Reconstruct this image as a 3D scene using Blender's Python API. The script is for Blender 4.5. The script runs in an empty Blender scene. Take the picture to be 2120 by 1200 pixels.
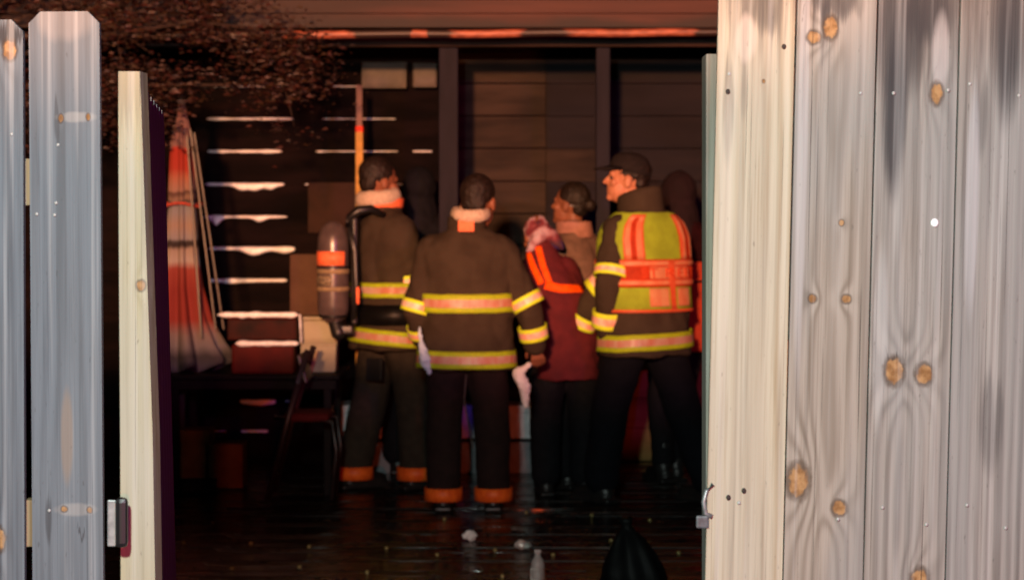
import bpy, bmesh, math, random
from mathutils import Vector, Matrix, noise as mnoise
random.seed(7)
R = math.radians
S = bpy.context.scene
COL = S.collection

# ------------------------------------------------------------------ camera
F, HZ, CX, EYE = 4540.0, 450.0, 1060.0, 1.6      # focal length in photo pixels, horizon row, centre column, eye height
cam = bpy.data.cameras.new('camera')
cam.sensor_width = 36.0; cam.lens = 36.0*F/2120.0
cam.shift_y = -(600.0-HZ)/2120.0
cam.clip_start = 0.1; cam.clip_end = 500
cam.dof.use_dof = True; cam.dof.focus_distance = 5.1; cam.dof.aperture_fstop = 5.9
co = bpy.data.objects.new('camera', cam); COL.objects.link(co)
co.location = (0, 0, EYE); co.rotation_euler = (R(90), 0, 0)
S.camera = co

# ------------------------------------------------------------------ night sky, moon, exposure
W = bpy.data.worlds.new('World'); S.world = W; W.use_nodes = True
nt = W.node_tree
sky = nt.nodes.new('ShaderNodeTexSky'); sky.sky_type = 'NISHITA'; sky.sun_disc = False
sky.sun_elevation = R(8); sky.sun_rotation = R(200)
nt.links.new(sky.outputs[0], nt.nodes['Background'].inputs[0])
nt.nodes['Background'].inputs[1].default_value = 0.0003
sun = bpy.data.lights.new('moon', 'SUN'); sun.energy = 0.01; sun.angle = R(0.5); sun.color = (1, .95, .9)
so = bpy.data.objects.new('moon', sun); COL.objects.link(so); so.rotation_euler = (R(82), 0, R(-20))
S.view_settings.view_transform = 'Standard'; S.view_settings.look = 'None'
S.view_settings.exposure = 0.0; S.view_settings.gamma = 1.0

# lamps of the emergency vehicles and the street, all on the street side of the fence behind the camera
def lamp(name, loc, color, watts, radius):
    l = bpy.data.lights.new(name, 'POINT'); l.color = color; l.energy = watts; l.shadow_soft_size = radius
    o = bpy.data.objects.new(name, l); COL.objects.link(o); o.location = loc
    return o
def beam(name, loc, aim, color, watts, radius, half, blend):
    l = bpy.data.lights.new(name, 'SPOT'); l.color = color; l.energy = watts; l.shadow_soft_size = radius
    l.spot_size = 2*half; l.spot_blend = blend
    o = bpy.data.objects.new(name, l); COL.objects.link(o); o.location = loc
    o.rotation_euler = (Vector(aim)-Vector(loc)).to_track_quat('-Z', 'Y').to_euler()
    return o
# mast floodlight of the fire engine: its beam clears the fence and ends at waist height on the deck
HALF = R(40)
_l = Vector((-1.6, -8, 3.86)); _e = Vector((-.2, 12.4, .58)); _d = (_e-_l).normalized()
_up = Matrix.Rotation(HALF, 3, Vector((_d.y, -_d.x, 0)).normalized()) @ _d
beam('engine_mast_floodlight', _l, _l+_up*30, (1, .40, .17), 26500, .30, HALF, .05)
lamp('street_side_worklight', (-.48, .5, 2.5), (.84, 1, .93), 860, .10)
lamp('red_beacon', (10, -14, 5.3), (1, .05, .015), 3000, .2)
lamp('blue_beacon', (8.5, -14, 5.2), (.14, .05, 1), 2000, .2)
lamp('rear_marker_lamp', (.55, -6.0, 1.25), (1, .10, .025), 1100, .08)

def P(px, py, d): return Vector(((px-CX)/F*d, d, EYE-(py-HZ)/F*d))
def ground_d(py): return F*EYE/(py-HZ)

# ------------------------------------------------------------------ node helpers
class X:
    def __init__(s, t, o): s.t, s.o = t, o
    def _m(s, op, a=None, b=None, swap=False):
        n = s.t.nodes.new('ShaderNodeMath'); n.operation = op
        ins = [s, a, b] if not swap else [a, s, b]
        for i, v in enumerate(ins):
            if v is None: continue
            if isinstance(v, X): s.t.links.new(v.o, n.inputs[i])
            else: n.inputs[i].default_value = v
        return X(s.t, n.outputs[0])
    def __add__(s, b): return s._m('ADD', b)
    def __radd__(s, b): return s._m('ADD', b)
    def __sub__(s, b): return s._m('SUBTRACT', b)
    def __rsub__(s, b): return s._m('SUBTRACT', b, swap=True)
    def __mul__(s, b): return s._m('MULTIPLY', b)
    def __rmul__(s, b): return s._m('MULTIPLY', b)
    def __truediv__(s, b): return s._m('DIVIDE', b)
    def pw(s, b): return s._m('POWER', b)
    def sqrt(s): return s._m('SQRT')
    def sin(s): return s._m('SINE')
    def exp(s): return s._m('EXPONENT')
    def mx(s, b): return s._m('MAXIMUM', b)
    def ss(s, a, b):
        n = s.t.nodes.new('ShaderNodeMapRange'); n.interpolation_type = 'SMOOTHSTEP'; n.clamp = True
        s.t.links.new(s.o, n.inputs['Value'])
        n.inputs['From Min'].default_value = a; n.inputs['From Max'].default_value = b
        return X(s.t, n.outputs[0])

class Mat:
    def __init__(s, name, rough=.6, metallic=0, spec=.5):
        s.m = bpy.data.materials.new(name); s.m.use_nodes = True
        s.t = s.m.node_tree; s.b = s.t.nodes['Principled BSDF']
        s.b.inputs['Roughness'].default_value = rough; s.b.inputs['Metallic'].default_value = metallic
        s.b.inputs['Specular IOR Level'].default_value = spec
        tc = s.t.nodes.new('ShaderNodeTexCoord'); s.obj = tc.outputs['Object']
        sp = s.t.nodes.new('ShaderNodeSeparateXYZ'); s.t.links.new(s.obj, sp.inputs[0])
        s.x, s.y, s.z = (X(s.t, sp.outputs[i]) for i in range(3))
    def noise(s, sx, sy, sz, detail=3, seed=0.0, rough=.55):
        mp = s.t.nodes.new('ShaderNodeMapping'); s.t.links.new(s.obj, mp.inputs[0])
        mp.inputs['Scale'].default_value = (sx, sy, sz); mp.inputs['Location'].default_value = (seed*3.17, seed*1.7, seed*2.3)
        n = s.t.nodes.new('ShaderNodeTexNoise'); n.inputs['Scale'].default_value = 1; n.inputs['Detail'].default_value = detail
        n.inputs['Roughness'].default_value = rough
        s.t.links.new(mp.outputs[0], n.inputs['Vector'])
        return X(s.t, n.outputs['Fac'])
    def mix(s, a, b, f):
        n = s.t.nodes.new('ShaderNodeMix'); n.data_type = 'RGBA'
        for i, v in ((6, a), (7, b)):
            if isinstance(v, X): s.t.links.new(v.o, n.inputs[i])
            else: n.inputs[i].default_value = (*v, 1)
        if isinstance(f, X): s.t.links.new(f.o, n.inputs[0])
        else: n.inputs[0].default_value = f
        return X(s.t, n.outputs[2])
    def ramp(s, f, stops, interp='LINEAR'):
        n = s.t.nodes.new('ShaderNodeValToRGB'); s.t.links.new(f.o, n.inputs[0]); cr = n.color_ramp; cr.interpolation = interp
        while len(cr.elements) > 1: cr.elements.remove(cr.elements[-1])
        for i, (p, c) in enumerate(stops):
            e = cr.elements[0] if i == 0 else cr.elements.new(p)
            e.position = p; e.color = (*c, 1)
        return X(s.t, n.outputs[0])
    def color(s, c):
        if isinstance(c, X): s.t.links.new(c.o, s.b.inputs['Base Color'])
        else: s.b.inputs['Base Color'].default_value = (*c, 1)
        return s
    def rough(s, r): s.t.links.new(r.o, s.b.inputs['Roughness']); return s
    def bump(s, h, strength=.3, dist=.002):
        n = s.t.nodes.new('ShaderNodeBump'); n.inputs['Strength'].default_value = strength; n.inputs['Distance'].default_value = dist
        s.t.links.new(h.o, n.inputs['Height']); s.t.links.new(n.outputs[0], s.b.inputs['Normal']); return s

def mottled(name, c1, c2, scale=20, rough=.7, spec=.4, bump=0, stretch=(1, 1, 1), metallic=0, detail=4):
    m = Mat(name, rough, metallic, spec)
    n = m.noise(scale*stretch[0], scale*stretch[1], scale*stretch[2], detail)
    m.color(m.mix(c1, c2, n.ss(.3, .7)))
    if bump: m.bump(m.noise(scale*3, scale*3, scale*3, 3, 4), bump, .004)
    return m.m

def wood(name, light, dark, knots=(), x0=0.0, d0=.0, tilt=.004, ring=.012, seed=0.0, grey=(.27, .275, .265), greyamt=.5, ztop=None, stains=(), pale=(), line=.55, wav=.03, streak=.45):
    """weathered flat-sawn softwood: rings of a log cut by the board, bent round knots; x across the board, z along it"""
    m = Mat(name, .8, 0, .12)
    x, z = m.x, m.z
    wob = (m.noise(5, 1, 1.1, 2, seed)-.5)*wav
    dep = (m.noise(.1, .1, .75, 1, seed+5)-.5)*.34 + z*tilt + d0
    xx = x + wob - x0
    r = (xx*xx*1.0 + dep*dep*.11 + .00002).sqrt()
    kn_in = None; kn_rim = None
    for (kx, kz, rx, rz) in knots:
        dx = (x-kx)*(1/rx); dz = (z-kz)*(1/rz)
        q = dx*dx + dz*dz
        r = r + (q*-.16).exp()*(rx*1.5)
        dz2 = (z-kz)*(1/(rz*4.2)); q2 = dx*dx*.33 + dz2*dz2
        r = r + (q2*-1.0).exp()*(rx*.75)
        qn = q+(m.noise(120, 50, 80, 3, kx*50+kz)-.5)*1.7; i = qn.ss(1.15, .55); rim = (qn.ss(2.5, 1.0))*(qn.ss(.3, .9))
        kn_in = i if kn_in is None else kn_in.mx(i)
        kn_rim = rim if kn_rim is None else kn_rim.mx(rim)
    r = r + (m.noise(22, 6, .8, 3, seed+60)-.5)*.016
    fine = m.noise(420, 60, 5, 3, seed+2, .7)
    g = (r*(6.2832/ring) + (fine-.5)*1.3).sin()*.5+.5
    latew = g.pw(1.7)
    soft = m.noise(60, 20, 1.6, 3, seed+3)
    fib = m.noise(170, 40, 2.2, 4, seed+70, .7)
    c = m.mix(light, dark, latew*(line+.14)*(m.noise(10, 4, 1.0, 2, seed+65).ss(.3, .65)*.75+.3))
    c = m.mix(c, dark, fib.ss(.46, .70)*.62)
    patch = m.noise(9, 4, 1.3, 3, seed+9).ss(.38, .62)
    c = m.mix(c, grey, patch*greyamt)
    c = m.mix(c, m.mix(c, (.07, .06, .055), .55), soft.ss(.52, .78)*.55)
    c = m.mix(c, (.75, .72, .66), fine.ss(.60, .80)*.12)
    st = m.noise(75, 10, 2.0, 4, seed+13, .65)
    if ztop is not None:
        h = z + (st-.5)*.55 + (m.noise(16, 4, .4, 2, seed+21)-.5)*.36
        c = m.mix(c, (.085, .075, .07), h.ss(ztop[0], ztop[1])*ztop[2])
    for (sx, sz, rx, rz, amt) in stains:
        dx = (x-sx)*(1/rx); dz = (z-sz+(st-.5)*.16)*(1/rz)
        c = m.mix(c, (.045, .043, .045), (dx*dx+dz*dz+(st-.5)*2.4+(fine-.5)*.8).ss(1.5, .2)*amt)
    for (sx, sz, rx, rz, amt, pc) in pale:
        dx = (x-sx)*(1/rx); dz = (z-sz)*(1/rz)
        c = m.mix(c, pc, (dx*dx+dz*dz+(soft-.5)*.8).ss(1.1, .3)*amt)
    if kn_in is not None:
        kc = m.mix((.40, .235, .105), (.21, .105, .04), m.noise(70, 90, 60, 3, seed+30).ss(.3, .7))
        c = m.mix(c, (.075, .048, .030), kn_rim*.7)
        c = m.mix(c, kc, kn_in)
    chk = m.noise(330, 60, 1.1, 2, seed+80); chkm = m.noise(40, 10, 2.5, 2, seed+85)
    c = m.mix(c, (.035, .030, .026), chk.ss(.66, .72)*chkm.ss(.45, .6)*.75)
    bandn = m.noise(48, 8, .55, 3, seed+90)
    c = m.mix(c, m.mix(c, (.62, .62, .60), .42), bandn.ss(.54, .68)*streak)
    c = m.mix(c, m.mix(c, (.05, .05, .05), .50), bandn.ss(.46, .32)*streak)
    dust = m.noise(150, 150, 40, 2, seed+40)
    c = m.mix(c, (.06, .055, .05), dust.ss(.68, .80)*.45)
    m.color(c); m.bump(latew*.6+fine*.6+fib*.8-chk.ss(.66, .72)*2.0, .6, .0014)
    return m.m

# ------------------------------------------------------------------ mesh helpers
def link(name, me, mat=None, parent=None, smooth=False):
    o = bpy.data.objects.new(name, me); COL.objects.link(o)
    if mat is not None:
        for mm in (mat if isinstance(mat, (list, tuple)) else [mat]): me.materials.append(mm)
    if smooth: me.polygons.foreach_set('use_smooth', [True]*len(me.polygons))
    if parent is not None: o.parent = parent
    return o
def tomesh(bm, name='m'):
    bmesh.ops.recalc_face_normals(bm, faces=bm.faces[:])
    me = bpy.data.meshes.new(name); bm.to_mesh(me); bm.free(); return me
def box(bm, c, s, rot=None, bevel=0):
    g = bmesh.ops.create_cube(bm, size=1); v = g['verts']
    M = Matrix.Translation(c) @ (rot or Matrix.Identity(4)) @ Matrix.Diagonal((*s, 1))
    bmesh.ops.transform(bm, matrix=M, verts=v)
    if bevel:
        e = list({e for q in v for e in q.link_edges})
        bmesh.ops.bevel(bm, geom=e, offset=bevel, segments=2, affect='EDGES', profile=.6)
def B(c, s, rot=None, bevel=0):
    bm = bmesh.new(); box(bm, c, s, rot, bevel); return tomesh(bm)
def ell(bm, c, r, rot=None, u=16, v=10):
    g = bmesh.ops.create_uvsphere(bm, u_segments=u, v_segments=v, radius=1)
    bmesh.ops.transform(bm, matrix=Matrix.Translation(c) @ (rot or Matrix.Identity(4)) @ Matrix.Diagonal((*r, 1)), verts=g['verts'])
def frame(d):
    d = d.normalized(); a = Vector((0, 0, 1)) if abs(d.z) < .9 else Vector((0, 1, 0))
    u = d.cross(a).normalized(); return u, u.cross(d).normalized()
def rings(bm, rows, cap=True, mi=0):
    vs = [[bm.verts.new(p) for p in r] for r in rows]
    n = len(rows[0]); fs = []
    for a, b in zip(vs[:-1], vs[1:]):
        for i in range(n):
            f = bm.faces.new((a[i], a[(i+1) % n], b[(i+1) % n], b[i])); f.material_index = mi
    if cap:
        bm.faces.new(vs[0][::-1]).material_index = mi; bm.faces.new(vs[-1]).material_index = mi
    return vs
def tube(bm, pts, rad, n=10, cap=True, mi=0):
    pts = [Vector(p) for p in pts]
    if not isinstance(rad, (list, tuple)): rad = [rad]*len(pts)
    rows = []; u = None
    for i, p in enumerate(pts):
        d = (pts[min(i+1, len(pts)-1)]-pts[max(i-1, 0)]).normalized()
        if u is None: u, v = frame(d)
        else:
            u = (u-d*u.dot(d)).normalized(); v = u.cross(d)*-1
        rows.append([p+u*math.cos(t)*rad[i]+v*math.sin(t)*rad[i] for t in [2*math.pi*k/n for k in range(n)]])
    rings(bm, rows, cap, mi)
def caps(bm, a, b, ra, rb, n=12):
    a, b = Vector(a), Vector(b); d = (b-a); L = max(d.length, 1e-6); d = d/L
    pts, rad = [], []
    for t in (0, .35, .7): pts.append(a-d*ra*math.cos(t*math.pi/2)); rad.append(max(ra*math.sin(t*math.pi/2), 1e-4))
    for k in range(5): f = k/4; pts.append(a.lerp(b, f)); rad.append(ra+(rb-ra)*f)
    for t in (.7, .35, 0): pts.append(b+d*rb*math.cos(t*math.pi/2)); rad.append(max(rb*math.sin(t*math.pi/2), 1e-4))
    tube(bm, pts, rad, n)
def remesh(bm, voxel, smooth=4, wrinkle=None):
    me = tomesh(bm); o = bpy.data.objects.new('tmp', me); COL.objects.link(o)
    m = o.modifiers.new('r', 'REMESH'); m.mode = 'VOXEL'; m.voxel_size = voxel
    s = o.modifiers.new('s', 'SMOOTH'); s.factor = .5; s.iterations = smooth
    dg = bpy.context.evaluated_depsgraph_get()
    out = bpy.data.meshes.new_from_object(o.evaluated_get(dg))
    bpy.data.objects.remove(o); bpy.data.meshes.remove(me)
    if wrinkle:
        nrm = [v.normal.copy() for v in out.vertices]
        for v, nn in zip(out.vertices, nrm): v.co += nn*wrinkle(v.co)
    out.polygons.foreach_set('use_smooth', [True]*len(out.polygons))
    return out
def empty(name, loc=(0, 0, 0), rz=0):
    o = bpy.data.objects.new(name, None); COL.objects.link(o); o.location = loc; o.rotation_euler = (0, 0, rz); o.empty_display_size = .1
    return o
def tag(o, label=None, cat=None, group=None, kind=None):
    if label: o['label'] = label
    if cat: o['category'] = cat
    if group: o['group'] = group
    if kind: o['kind'] = kind
    return o

# ------------------------------------------------------------------ shared materials
M = {}
M['soil'] = mottled('soil', (.012, .010, .008), (.03, .024, .016), 6, .9, .2, .5)
M['nail'] = Mat('nail', .6, .3).color((.42, .42, .40)).m
M['skin'] = mottled('skin', (.58, .25, .14), (.48, .19, .10), 30, .5, .4)
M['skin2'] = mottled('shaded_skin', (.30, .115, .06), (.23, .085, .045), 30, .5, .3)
M['hair'] = mottled('hair', (.008, .005, .004), (.022, .012, .008), 90, .55, .4, .6, (1, 1, .2))
M['coat'] = mottled('coat_fabric', (.056, .041, .028), (.043, .031, .021), 9, .9, .1, .12)
M['tancoat'] = mottled('tan_coat_fabric', (.20, .115, .085), (.15, .09, .066), 22, .9, .15, .25)
M['olive'] = mottled('olive_trouser_fabric', (.040, .031, .022), (.028, .022, .016), 22, .9, .15, .25)
M['blackcloth'] = mottled('black_fabric', (.005, .0045, .006), (.008, .007, .009), 25, .85, .2, .2)
M['navy'] = mottled('navy_fabric', (.007, .006, .012), (.005, .0045, .008), 20, .85, .2, .2)
M['maroon'] = mottled('maroon_fabric', (.12, .016, .020), (.085, .012, .016), 14, .85, .2, .25)
M['redcoat'] = mottled('orange_red_fabric', (.42, .050, .020), (.30, .035, .014), 9, .8, .2, .25)
M['boot'] = mottled('boot_rubber', (.012, .010, .010), (.02, .017, .016), 30, .4, .5, .1)
M['limetape'] = mottled('lime_tape', (.80, 1.0, .04), (.68, .88, .035), 40, .55, .3)
M['silvertape'] = mottled('silver_tape', (1.0, .74, .58), (.92, .38, .25), 24, .4, .5, 0, (1, 1, .4))
M['orangetape'] = mottled('orange_tape', (1.0, .24, .10), (.95, .17, .06), 30, .5, .3)
M['hotorange'] = mottled('bright_orange_tape', (1.0, .13, .006), (1.0, .09, .004), 30, .6, .1)
M['cuffband'] = mottled('orange_cuff_tape', (1.0, .17, .02), (.80, .10, .012), 30, .5, .3)
M['vest'] = mottled('lime_mesh', (.62, .84, .07), (.50, .68, .055), 12, .8, .2, .2)
M['hood'] = mottled('cream_knit', (.66, .54, .42), (.50, .39, .30), 60, .9, .15, .4)
M['black'] = Mat('black_plastic', .4).color((.010, .010, .011)).m
M['steel'] = Mat('steel', .3, .9).color((.55, .55, .55)).m
M['galv'] = mottled('galvanised_steel', (.34, .37, .37), (.22, .24, .24), 60, .45, .5, 0, (1, 1, 1), .5)

# ------------------------------------------------------------------ ground and deck
g = link('ground', B((0, 20, -.22), (160, 160, .1)), M['soil']); tag(g, kind='structure')
deck = empty('deck', (0, 8.0, 0)); tag(deck, kind='structure')
plankm = []
for k in range(3):
    m = Mat('deck_wood', .3, 0, .35)
    n = m.noise(1.2, 14, 5, 4, k*3.1); fine = m.noise(2.5, 160, 20, 3, k+1)
    c = m.mix((.006, .004, .0035), (.018, .009, .006), n.ss(.35, .7))
    c = m.mix(c, (.07, .022, .008), (m.noise(1.0, 30, 4, 3, k+7)).ss(.60, .75)*.8)
    m.color(c); m.rough(m.noise(1.6, 2.5, 5, 3, k+20).ss(.42, .62)*.5+.05); m.bump(fine+n*.8, .5, .003)
    plankm.append(m.m)
pw = .143; y = 0.0; i = 0
while 8.0+y < 14.4:
    dz = random.uniform(-.004, .004)
    o = link('deck_plank', B((0, 0, 0), (8.6, pw-.008, .032), None, .004), plankm[i % 3], deck)
    o.location = (0, y, -.016+dz); o.rotation_euler = (random.uniform(-.014, .014), 0, random.uniform(-.0012, .0012))
    y += pw; i += 1
scm = Mat('brass_screw', .25, .3).color((.40, .31, .12)).m
scme = None
for (px, py) in [(380, 1125), (520, 1126), (640, 1133), (800, 1136), (480, 1178), (620, 1175), (760, 1186), (1090, 1062), (1225, 1068), (1345, 1078), (1025, 1140), (1145, 1150), (1040, 1194), (1405, 1146), (905, 1150), (920, 1076), (440, 1085), (1265, 1120)]:
    d = ground_d(py)
    bm = bmesh.new(); ell(bm, (0, 0, 0), (.011, .016, .010), None, 10, 6)
    o = link('screw', tomesh(bm), scm, deck, True); p = P(px, py, d); o.location = (p.x, p.y-8.0, .006)

vv, ff = [], []
for k in range(420):
    py = random.uniform(985, 1205); d = ground_d(py); px = random.gauss(900, 260)
    if px < 340 or px > 1480: continue
    a = random.uniform(.003, .010); ax, ay, ah = a*random.uniform(1, 2.8), a*random.uniform(.8, 1.4), a*.6; b0 = len(vv); cx_, cy_ = (px-CX)/F*d, d-8.0
    for f, hh in ((1, 0), (.8, .6), (.4, .92)):
        for t in range(8): vv.append((cx_+ax*f*math.cos(t*math.pi/4), cy_+ay*f*math.sin(t*math.pi/4), .004+ah*hh))
    vv.append((cx_, cy_, .004+ah))
    for q in (0, 8):
        for t in range(8): ff.append((b0+q+t, b0+q+(t+1) % 8, b0+q+8+(t+1) % 8, b0+q+8+t))
    for t in range(8): ff.append((b0+16+t, b0+16+(t+1) % 8, b0+24))
me = bpy.data.meshes.new('beads'); me.from_pydata(vv, [], ff)
wb = Mat('water_bead', .06, 0, 1.0).color((.02, .018, .016)); wb.b.inputs['Coat Weight'].default_value = 1.0
o = link('water_beads', me, wb.m, deck, True); o['kind'] = 'stuff'
# ------------------------------------------------------------------ house: lap siding wall, fascia, posts
house = empty('house', (0, 14.5, 0)); tag(house, 'dark wood sided house wall with deep eave behind the people', 'house')
char = Mat('charred_siding', .6, 0, .0)
cn = char.noise(2, 8, 9, 4, 1)
char.color(char.mix((.006, .005, .005), (.014, .009, .009), cn.ss(.3, .75))); char.bump(char.noise(3, 40, 40, 3, 2), .4, .003)
def siding(name, c1, c2, seed, soot):
    m = Mat(name, .6, 0, .05)
    n = m.noise(1.8, 10, 12, 4, seed)
    c = m.mix(c1, c2, n.ss(.3, .7))
    c = m.mix(c, (.012, .010, .010), m.noise(1.1, 3, 3, 3, seed+4).ss(.46, .66)*soot)
    m.color(c); m.bump(m.noise(3, 60, 60, 3, seed), .4, .003); return m.m
tan = siding('smoked_tan_siding', (.052, .037, .029), (.030, .022, .018), 3, .6)
brown = siding('dark_brown_siding', (.015, .014, .018), (.021, .018, .021), 6, .5)
cedar = siding('cedar_siding', (.36, .21, .07), (.26, .145, .048), 9, .35)
sW = F/14.5
lapz = [EYE-(py-HZ)/sW for py in (960, 892, 830, 771, 711, 650, 581, 515, 450, 383, 315, 248, 181, 115, 48)]
def lap(x0, x1, z0, z1, mat):
    # tilted clapboard: bottom edge 22 mm proud of the one below
    bm = bmesh.new()
    pts = [(-.028, z0), (-.002, z0), (-.001, z1+.02), (-.006, z1+.02)]
    a = [bm.verts.new((x0, y_, z_)) for y_, z_ in pts]; b = [bm.verts.new((x1, y_, z_)) for y_, z_ in pts]
    for k in range(4): bm.faces.new((a[k], a[(k+1) % 4], b[(k+1) % 4], b[k]))
    bm.faces.new(a[::-1]); bm.faces.new(b)
    bmesh.ops.bevel(bm, geom=[e for e in bm.edges if abs(e.verts[0].co.x-e.verts[1].co.x) > .1 and e.verts[0].co.z < z0+.001], offset=.006, segments=2, affect='EDGES')
    return link('siding_plank', tomesh(bm), mat, house)
def wx(px): return (px-CX)/sW
xa, xb, xm, xc, xd = -4.6, wx(925), wx(1130), wx(1250), 4.6
rows = {}
for k in range(len(lapz)-1):
    z0, z1 = lapz[k], lapz[k+1]
    rows[k] = lap(xa, xb-.001, z0, z1, char.m)
    z0 += .026
    if k > 3:
        lap(xb+.001, xm-.002, z0+.004, z1, tan); lap(xm+.002, xc-.001, z0-.003, z1, brown if k != 9 else tan); lap(xc+.001, xd, z0, z1, brown)
    else:
        lap(xb+.001, xc-.001, z0, z1, brown); lap(xc+.001, xd, z0, z1, cedar)
link('wall_backing', B((0, .06, 1.5), (9.2, .10, 3.4)), char.m, house)
# wet-edge highlights built as pale strips along the lower lap edges
glintm = mottled('painted_glint', (.93, .97, 1.0), (.76, .78, .78), 45, .38, .9, .3)
glintm.node_tree.nodes['Principled BSDF'].inputs['Coat Weight'].default_value = .6; glintm.node_tree.nodes['Principled BSDF'].inputs['Coat Roughness'].default_value = .4
def glint_strip(k, px0, px1, thick, lumps=(), seed=0):
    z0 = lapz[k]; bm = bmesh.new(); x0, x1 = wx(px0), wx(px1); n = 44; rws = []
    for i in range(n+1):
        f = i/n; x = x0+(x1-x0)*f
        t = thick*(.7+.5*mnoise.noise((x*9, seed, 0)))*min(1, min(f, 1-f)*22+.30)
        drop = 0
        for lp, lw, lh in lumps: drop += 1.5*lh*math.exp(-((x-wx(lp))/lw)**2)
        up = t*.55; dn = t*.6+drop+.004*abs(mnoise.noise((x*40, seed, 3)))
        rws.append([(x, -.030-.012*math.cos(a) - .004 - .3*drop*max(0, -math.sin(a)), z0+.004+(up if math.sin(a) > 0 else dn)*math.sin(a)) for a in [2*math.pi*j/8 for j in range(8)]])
    rings(bm, rws); return link('painted_glint', tomesh(bm), glintm, rows[k], True)
glint_strip(11, 430, 608, .022, seed=1); glint_strip(10, 431, 585, .026, seed=2)
glint_strip(9, 427, 590, .026, [(502, .05, .02), (530, .05, .022), (562, .04, .016)], 3)
glint_strip(8, 425, 596, .024, [(449, .035, .03), (538, .04, .016)], 4)
glint_strip(7, 434, 612, .028, [(528, .07, .024), (590, .08, .012)], 5)
glint_strip(6, 434, 596, .030, [(480, .1, .005)], 6)
glint_strip(2, 498, 572, .030, [(540, .1, .012)], 7); glint_strip(1, 500, 556, .022, [], 8)
glint_strip(12, 440, 610, .010, seed=9); glint_strip(11, 668, 820, .010, seed=10); glint_strip(10, 655, 825, .010, seed=11)
glint_strip(9, 632, 738, .013, seed=12); glint_strip(9, 800, 900, .007, seed=13); glint_strip(10, 855, 895, .014, seed=14)
glint_strip(2, 592, 618, .018, seed=15); glint_strip(12, 690, 748, .010, seed=16); glint_strip(1, 360, 470, .006, seed=17)
# small window beside the left firefighter
win = link('window', B((wx(690), -.05, EYE-(430-HZ)/sW), (.32, .03, .33)), mottled('smoky_glass', (.045, .024, .018), (.03, .018, .014), 8, .7, .05), house)
cream = mottled('cream_trim', (.45, .42, .34), (.32, .28, .22), 30, .6, .4)
link('window_trim', B((wx(741), -.062, EYE-(425-HZ)/sW), (.022, .04, .30)), cream, win)
# two service boxes under the eave
meter = mottled('grey_box_paint', (.10, .085, .065), (.065, .055, .043), 9, .6, .4)
for (a, b, c, d_) in ((752, 844, 132, 186), (857, 906, 134, 184)):
    o = link('service_box', B((wx((a+b)/2), -.10, EYE-((c+d_)/2-HZ)/sW), ((b-a)/sW, .13, (d_-c)/sW), None, .008), meter, house)
    link('box_cover', B((wx((a+b)/2), -.172, EYE-((c+d_)/2-HZ)/sW), ((b-a)/sW*.86, .012, (d_-c)/sW*.8), None, .004), meter, o)
# eave: fascia, trim with painted highlights, soffit, header beam
yE = 12.9-14.5; sE = F/12.9
def ez(py): return EYE-(py-HZ)/sE
def ex(px): return (px-CX)/sE
fm = Mat('fascia_paint', .65, 0, .4)
fn = fm.noise(.8, 8, 14, 4, 2)
fc = fm.mix((.082, .026, .017), (.050, .015, .010), fn.ss(.35, .65))
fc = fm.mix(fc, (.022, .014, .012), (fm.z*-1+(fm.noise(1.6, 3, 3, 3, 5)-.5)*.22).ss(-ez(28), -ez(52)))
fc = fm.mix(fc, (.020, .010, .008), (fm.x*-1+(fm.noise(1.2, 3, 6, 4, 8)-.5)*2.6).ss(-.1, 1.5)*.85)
fm.color(fc); fm.bump(fm.noise(2, 30, 90, 3, 3), .5, .004)
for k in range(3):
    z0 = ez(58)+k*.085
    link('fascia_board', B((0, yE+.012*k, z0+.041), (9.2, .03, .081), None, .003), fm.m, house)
tm = Mat('highlight_trim', .45, 0, .5)
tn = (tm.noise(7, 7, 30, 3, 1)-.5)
lit = None  # orange gutter highlights painted as patches along the trim
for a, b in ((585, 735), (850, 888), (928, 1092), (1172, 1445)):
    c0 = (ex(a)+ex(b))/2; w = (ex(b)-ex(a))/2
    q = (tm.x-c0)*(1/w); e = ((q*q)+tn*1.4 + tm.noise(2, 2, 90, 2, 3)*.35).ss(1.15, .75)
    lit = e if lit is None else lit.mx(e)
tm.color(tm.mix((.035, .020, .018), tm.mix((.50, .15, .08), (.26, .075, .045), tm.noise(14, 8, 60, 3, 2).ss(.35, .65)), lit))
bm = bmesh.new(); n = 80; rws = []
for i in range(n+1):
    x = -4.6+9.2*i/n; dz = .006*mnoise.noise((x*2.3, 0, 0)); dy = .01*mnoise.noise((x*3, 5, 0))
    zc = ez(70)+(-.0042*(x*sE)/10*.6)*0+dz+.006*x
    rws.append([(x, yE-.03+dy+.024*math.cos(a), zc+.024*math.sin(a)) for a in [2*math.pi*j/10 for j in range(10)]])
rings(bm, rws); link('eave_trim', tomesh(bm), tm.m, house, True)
dk = siding('sooty_timber', (.028, .017, .016), (.045, .025, .022), 12, .4)
link('soffit', B((0, (yE+.03)/2, ez(58)+.02), (9.2, -yE-.06, .03)), dk, house)
link('roof_mass', B((0, .2, ez(58)+.62), (9.2, 3.4, .7)), dk, house)
hy = 13.25-14.5; sH = F/13.25
link('header_beam', B((0, hy, EYE-(88-HZ)/sH), (9.2, .10, .06), None, .006), dk, house)
postm = mottled('grey_post_paint', (.015, .013, .022), (.009, .008, .014), 14, .6, .1, .2, (1, 1, .2))
for px, w in ((929, .115), (1248, .085)):
    link('porch_post', B(((px-CX)/sH, hy-.003, (EYE-(100-HZ)/sH)/2), (w, .10, EYE-(100-HZ)/sH), None, .006), postm, house)

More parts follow.
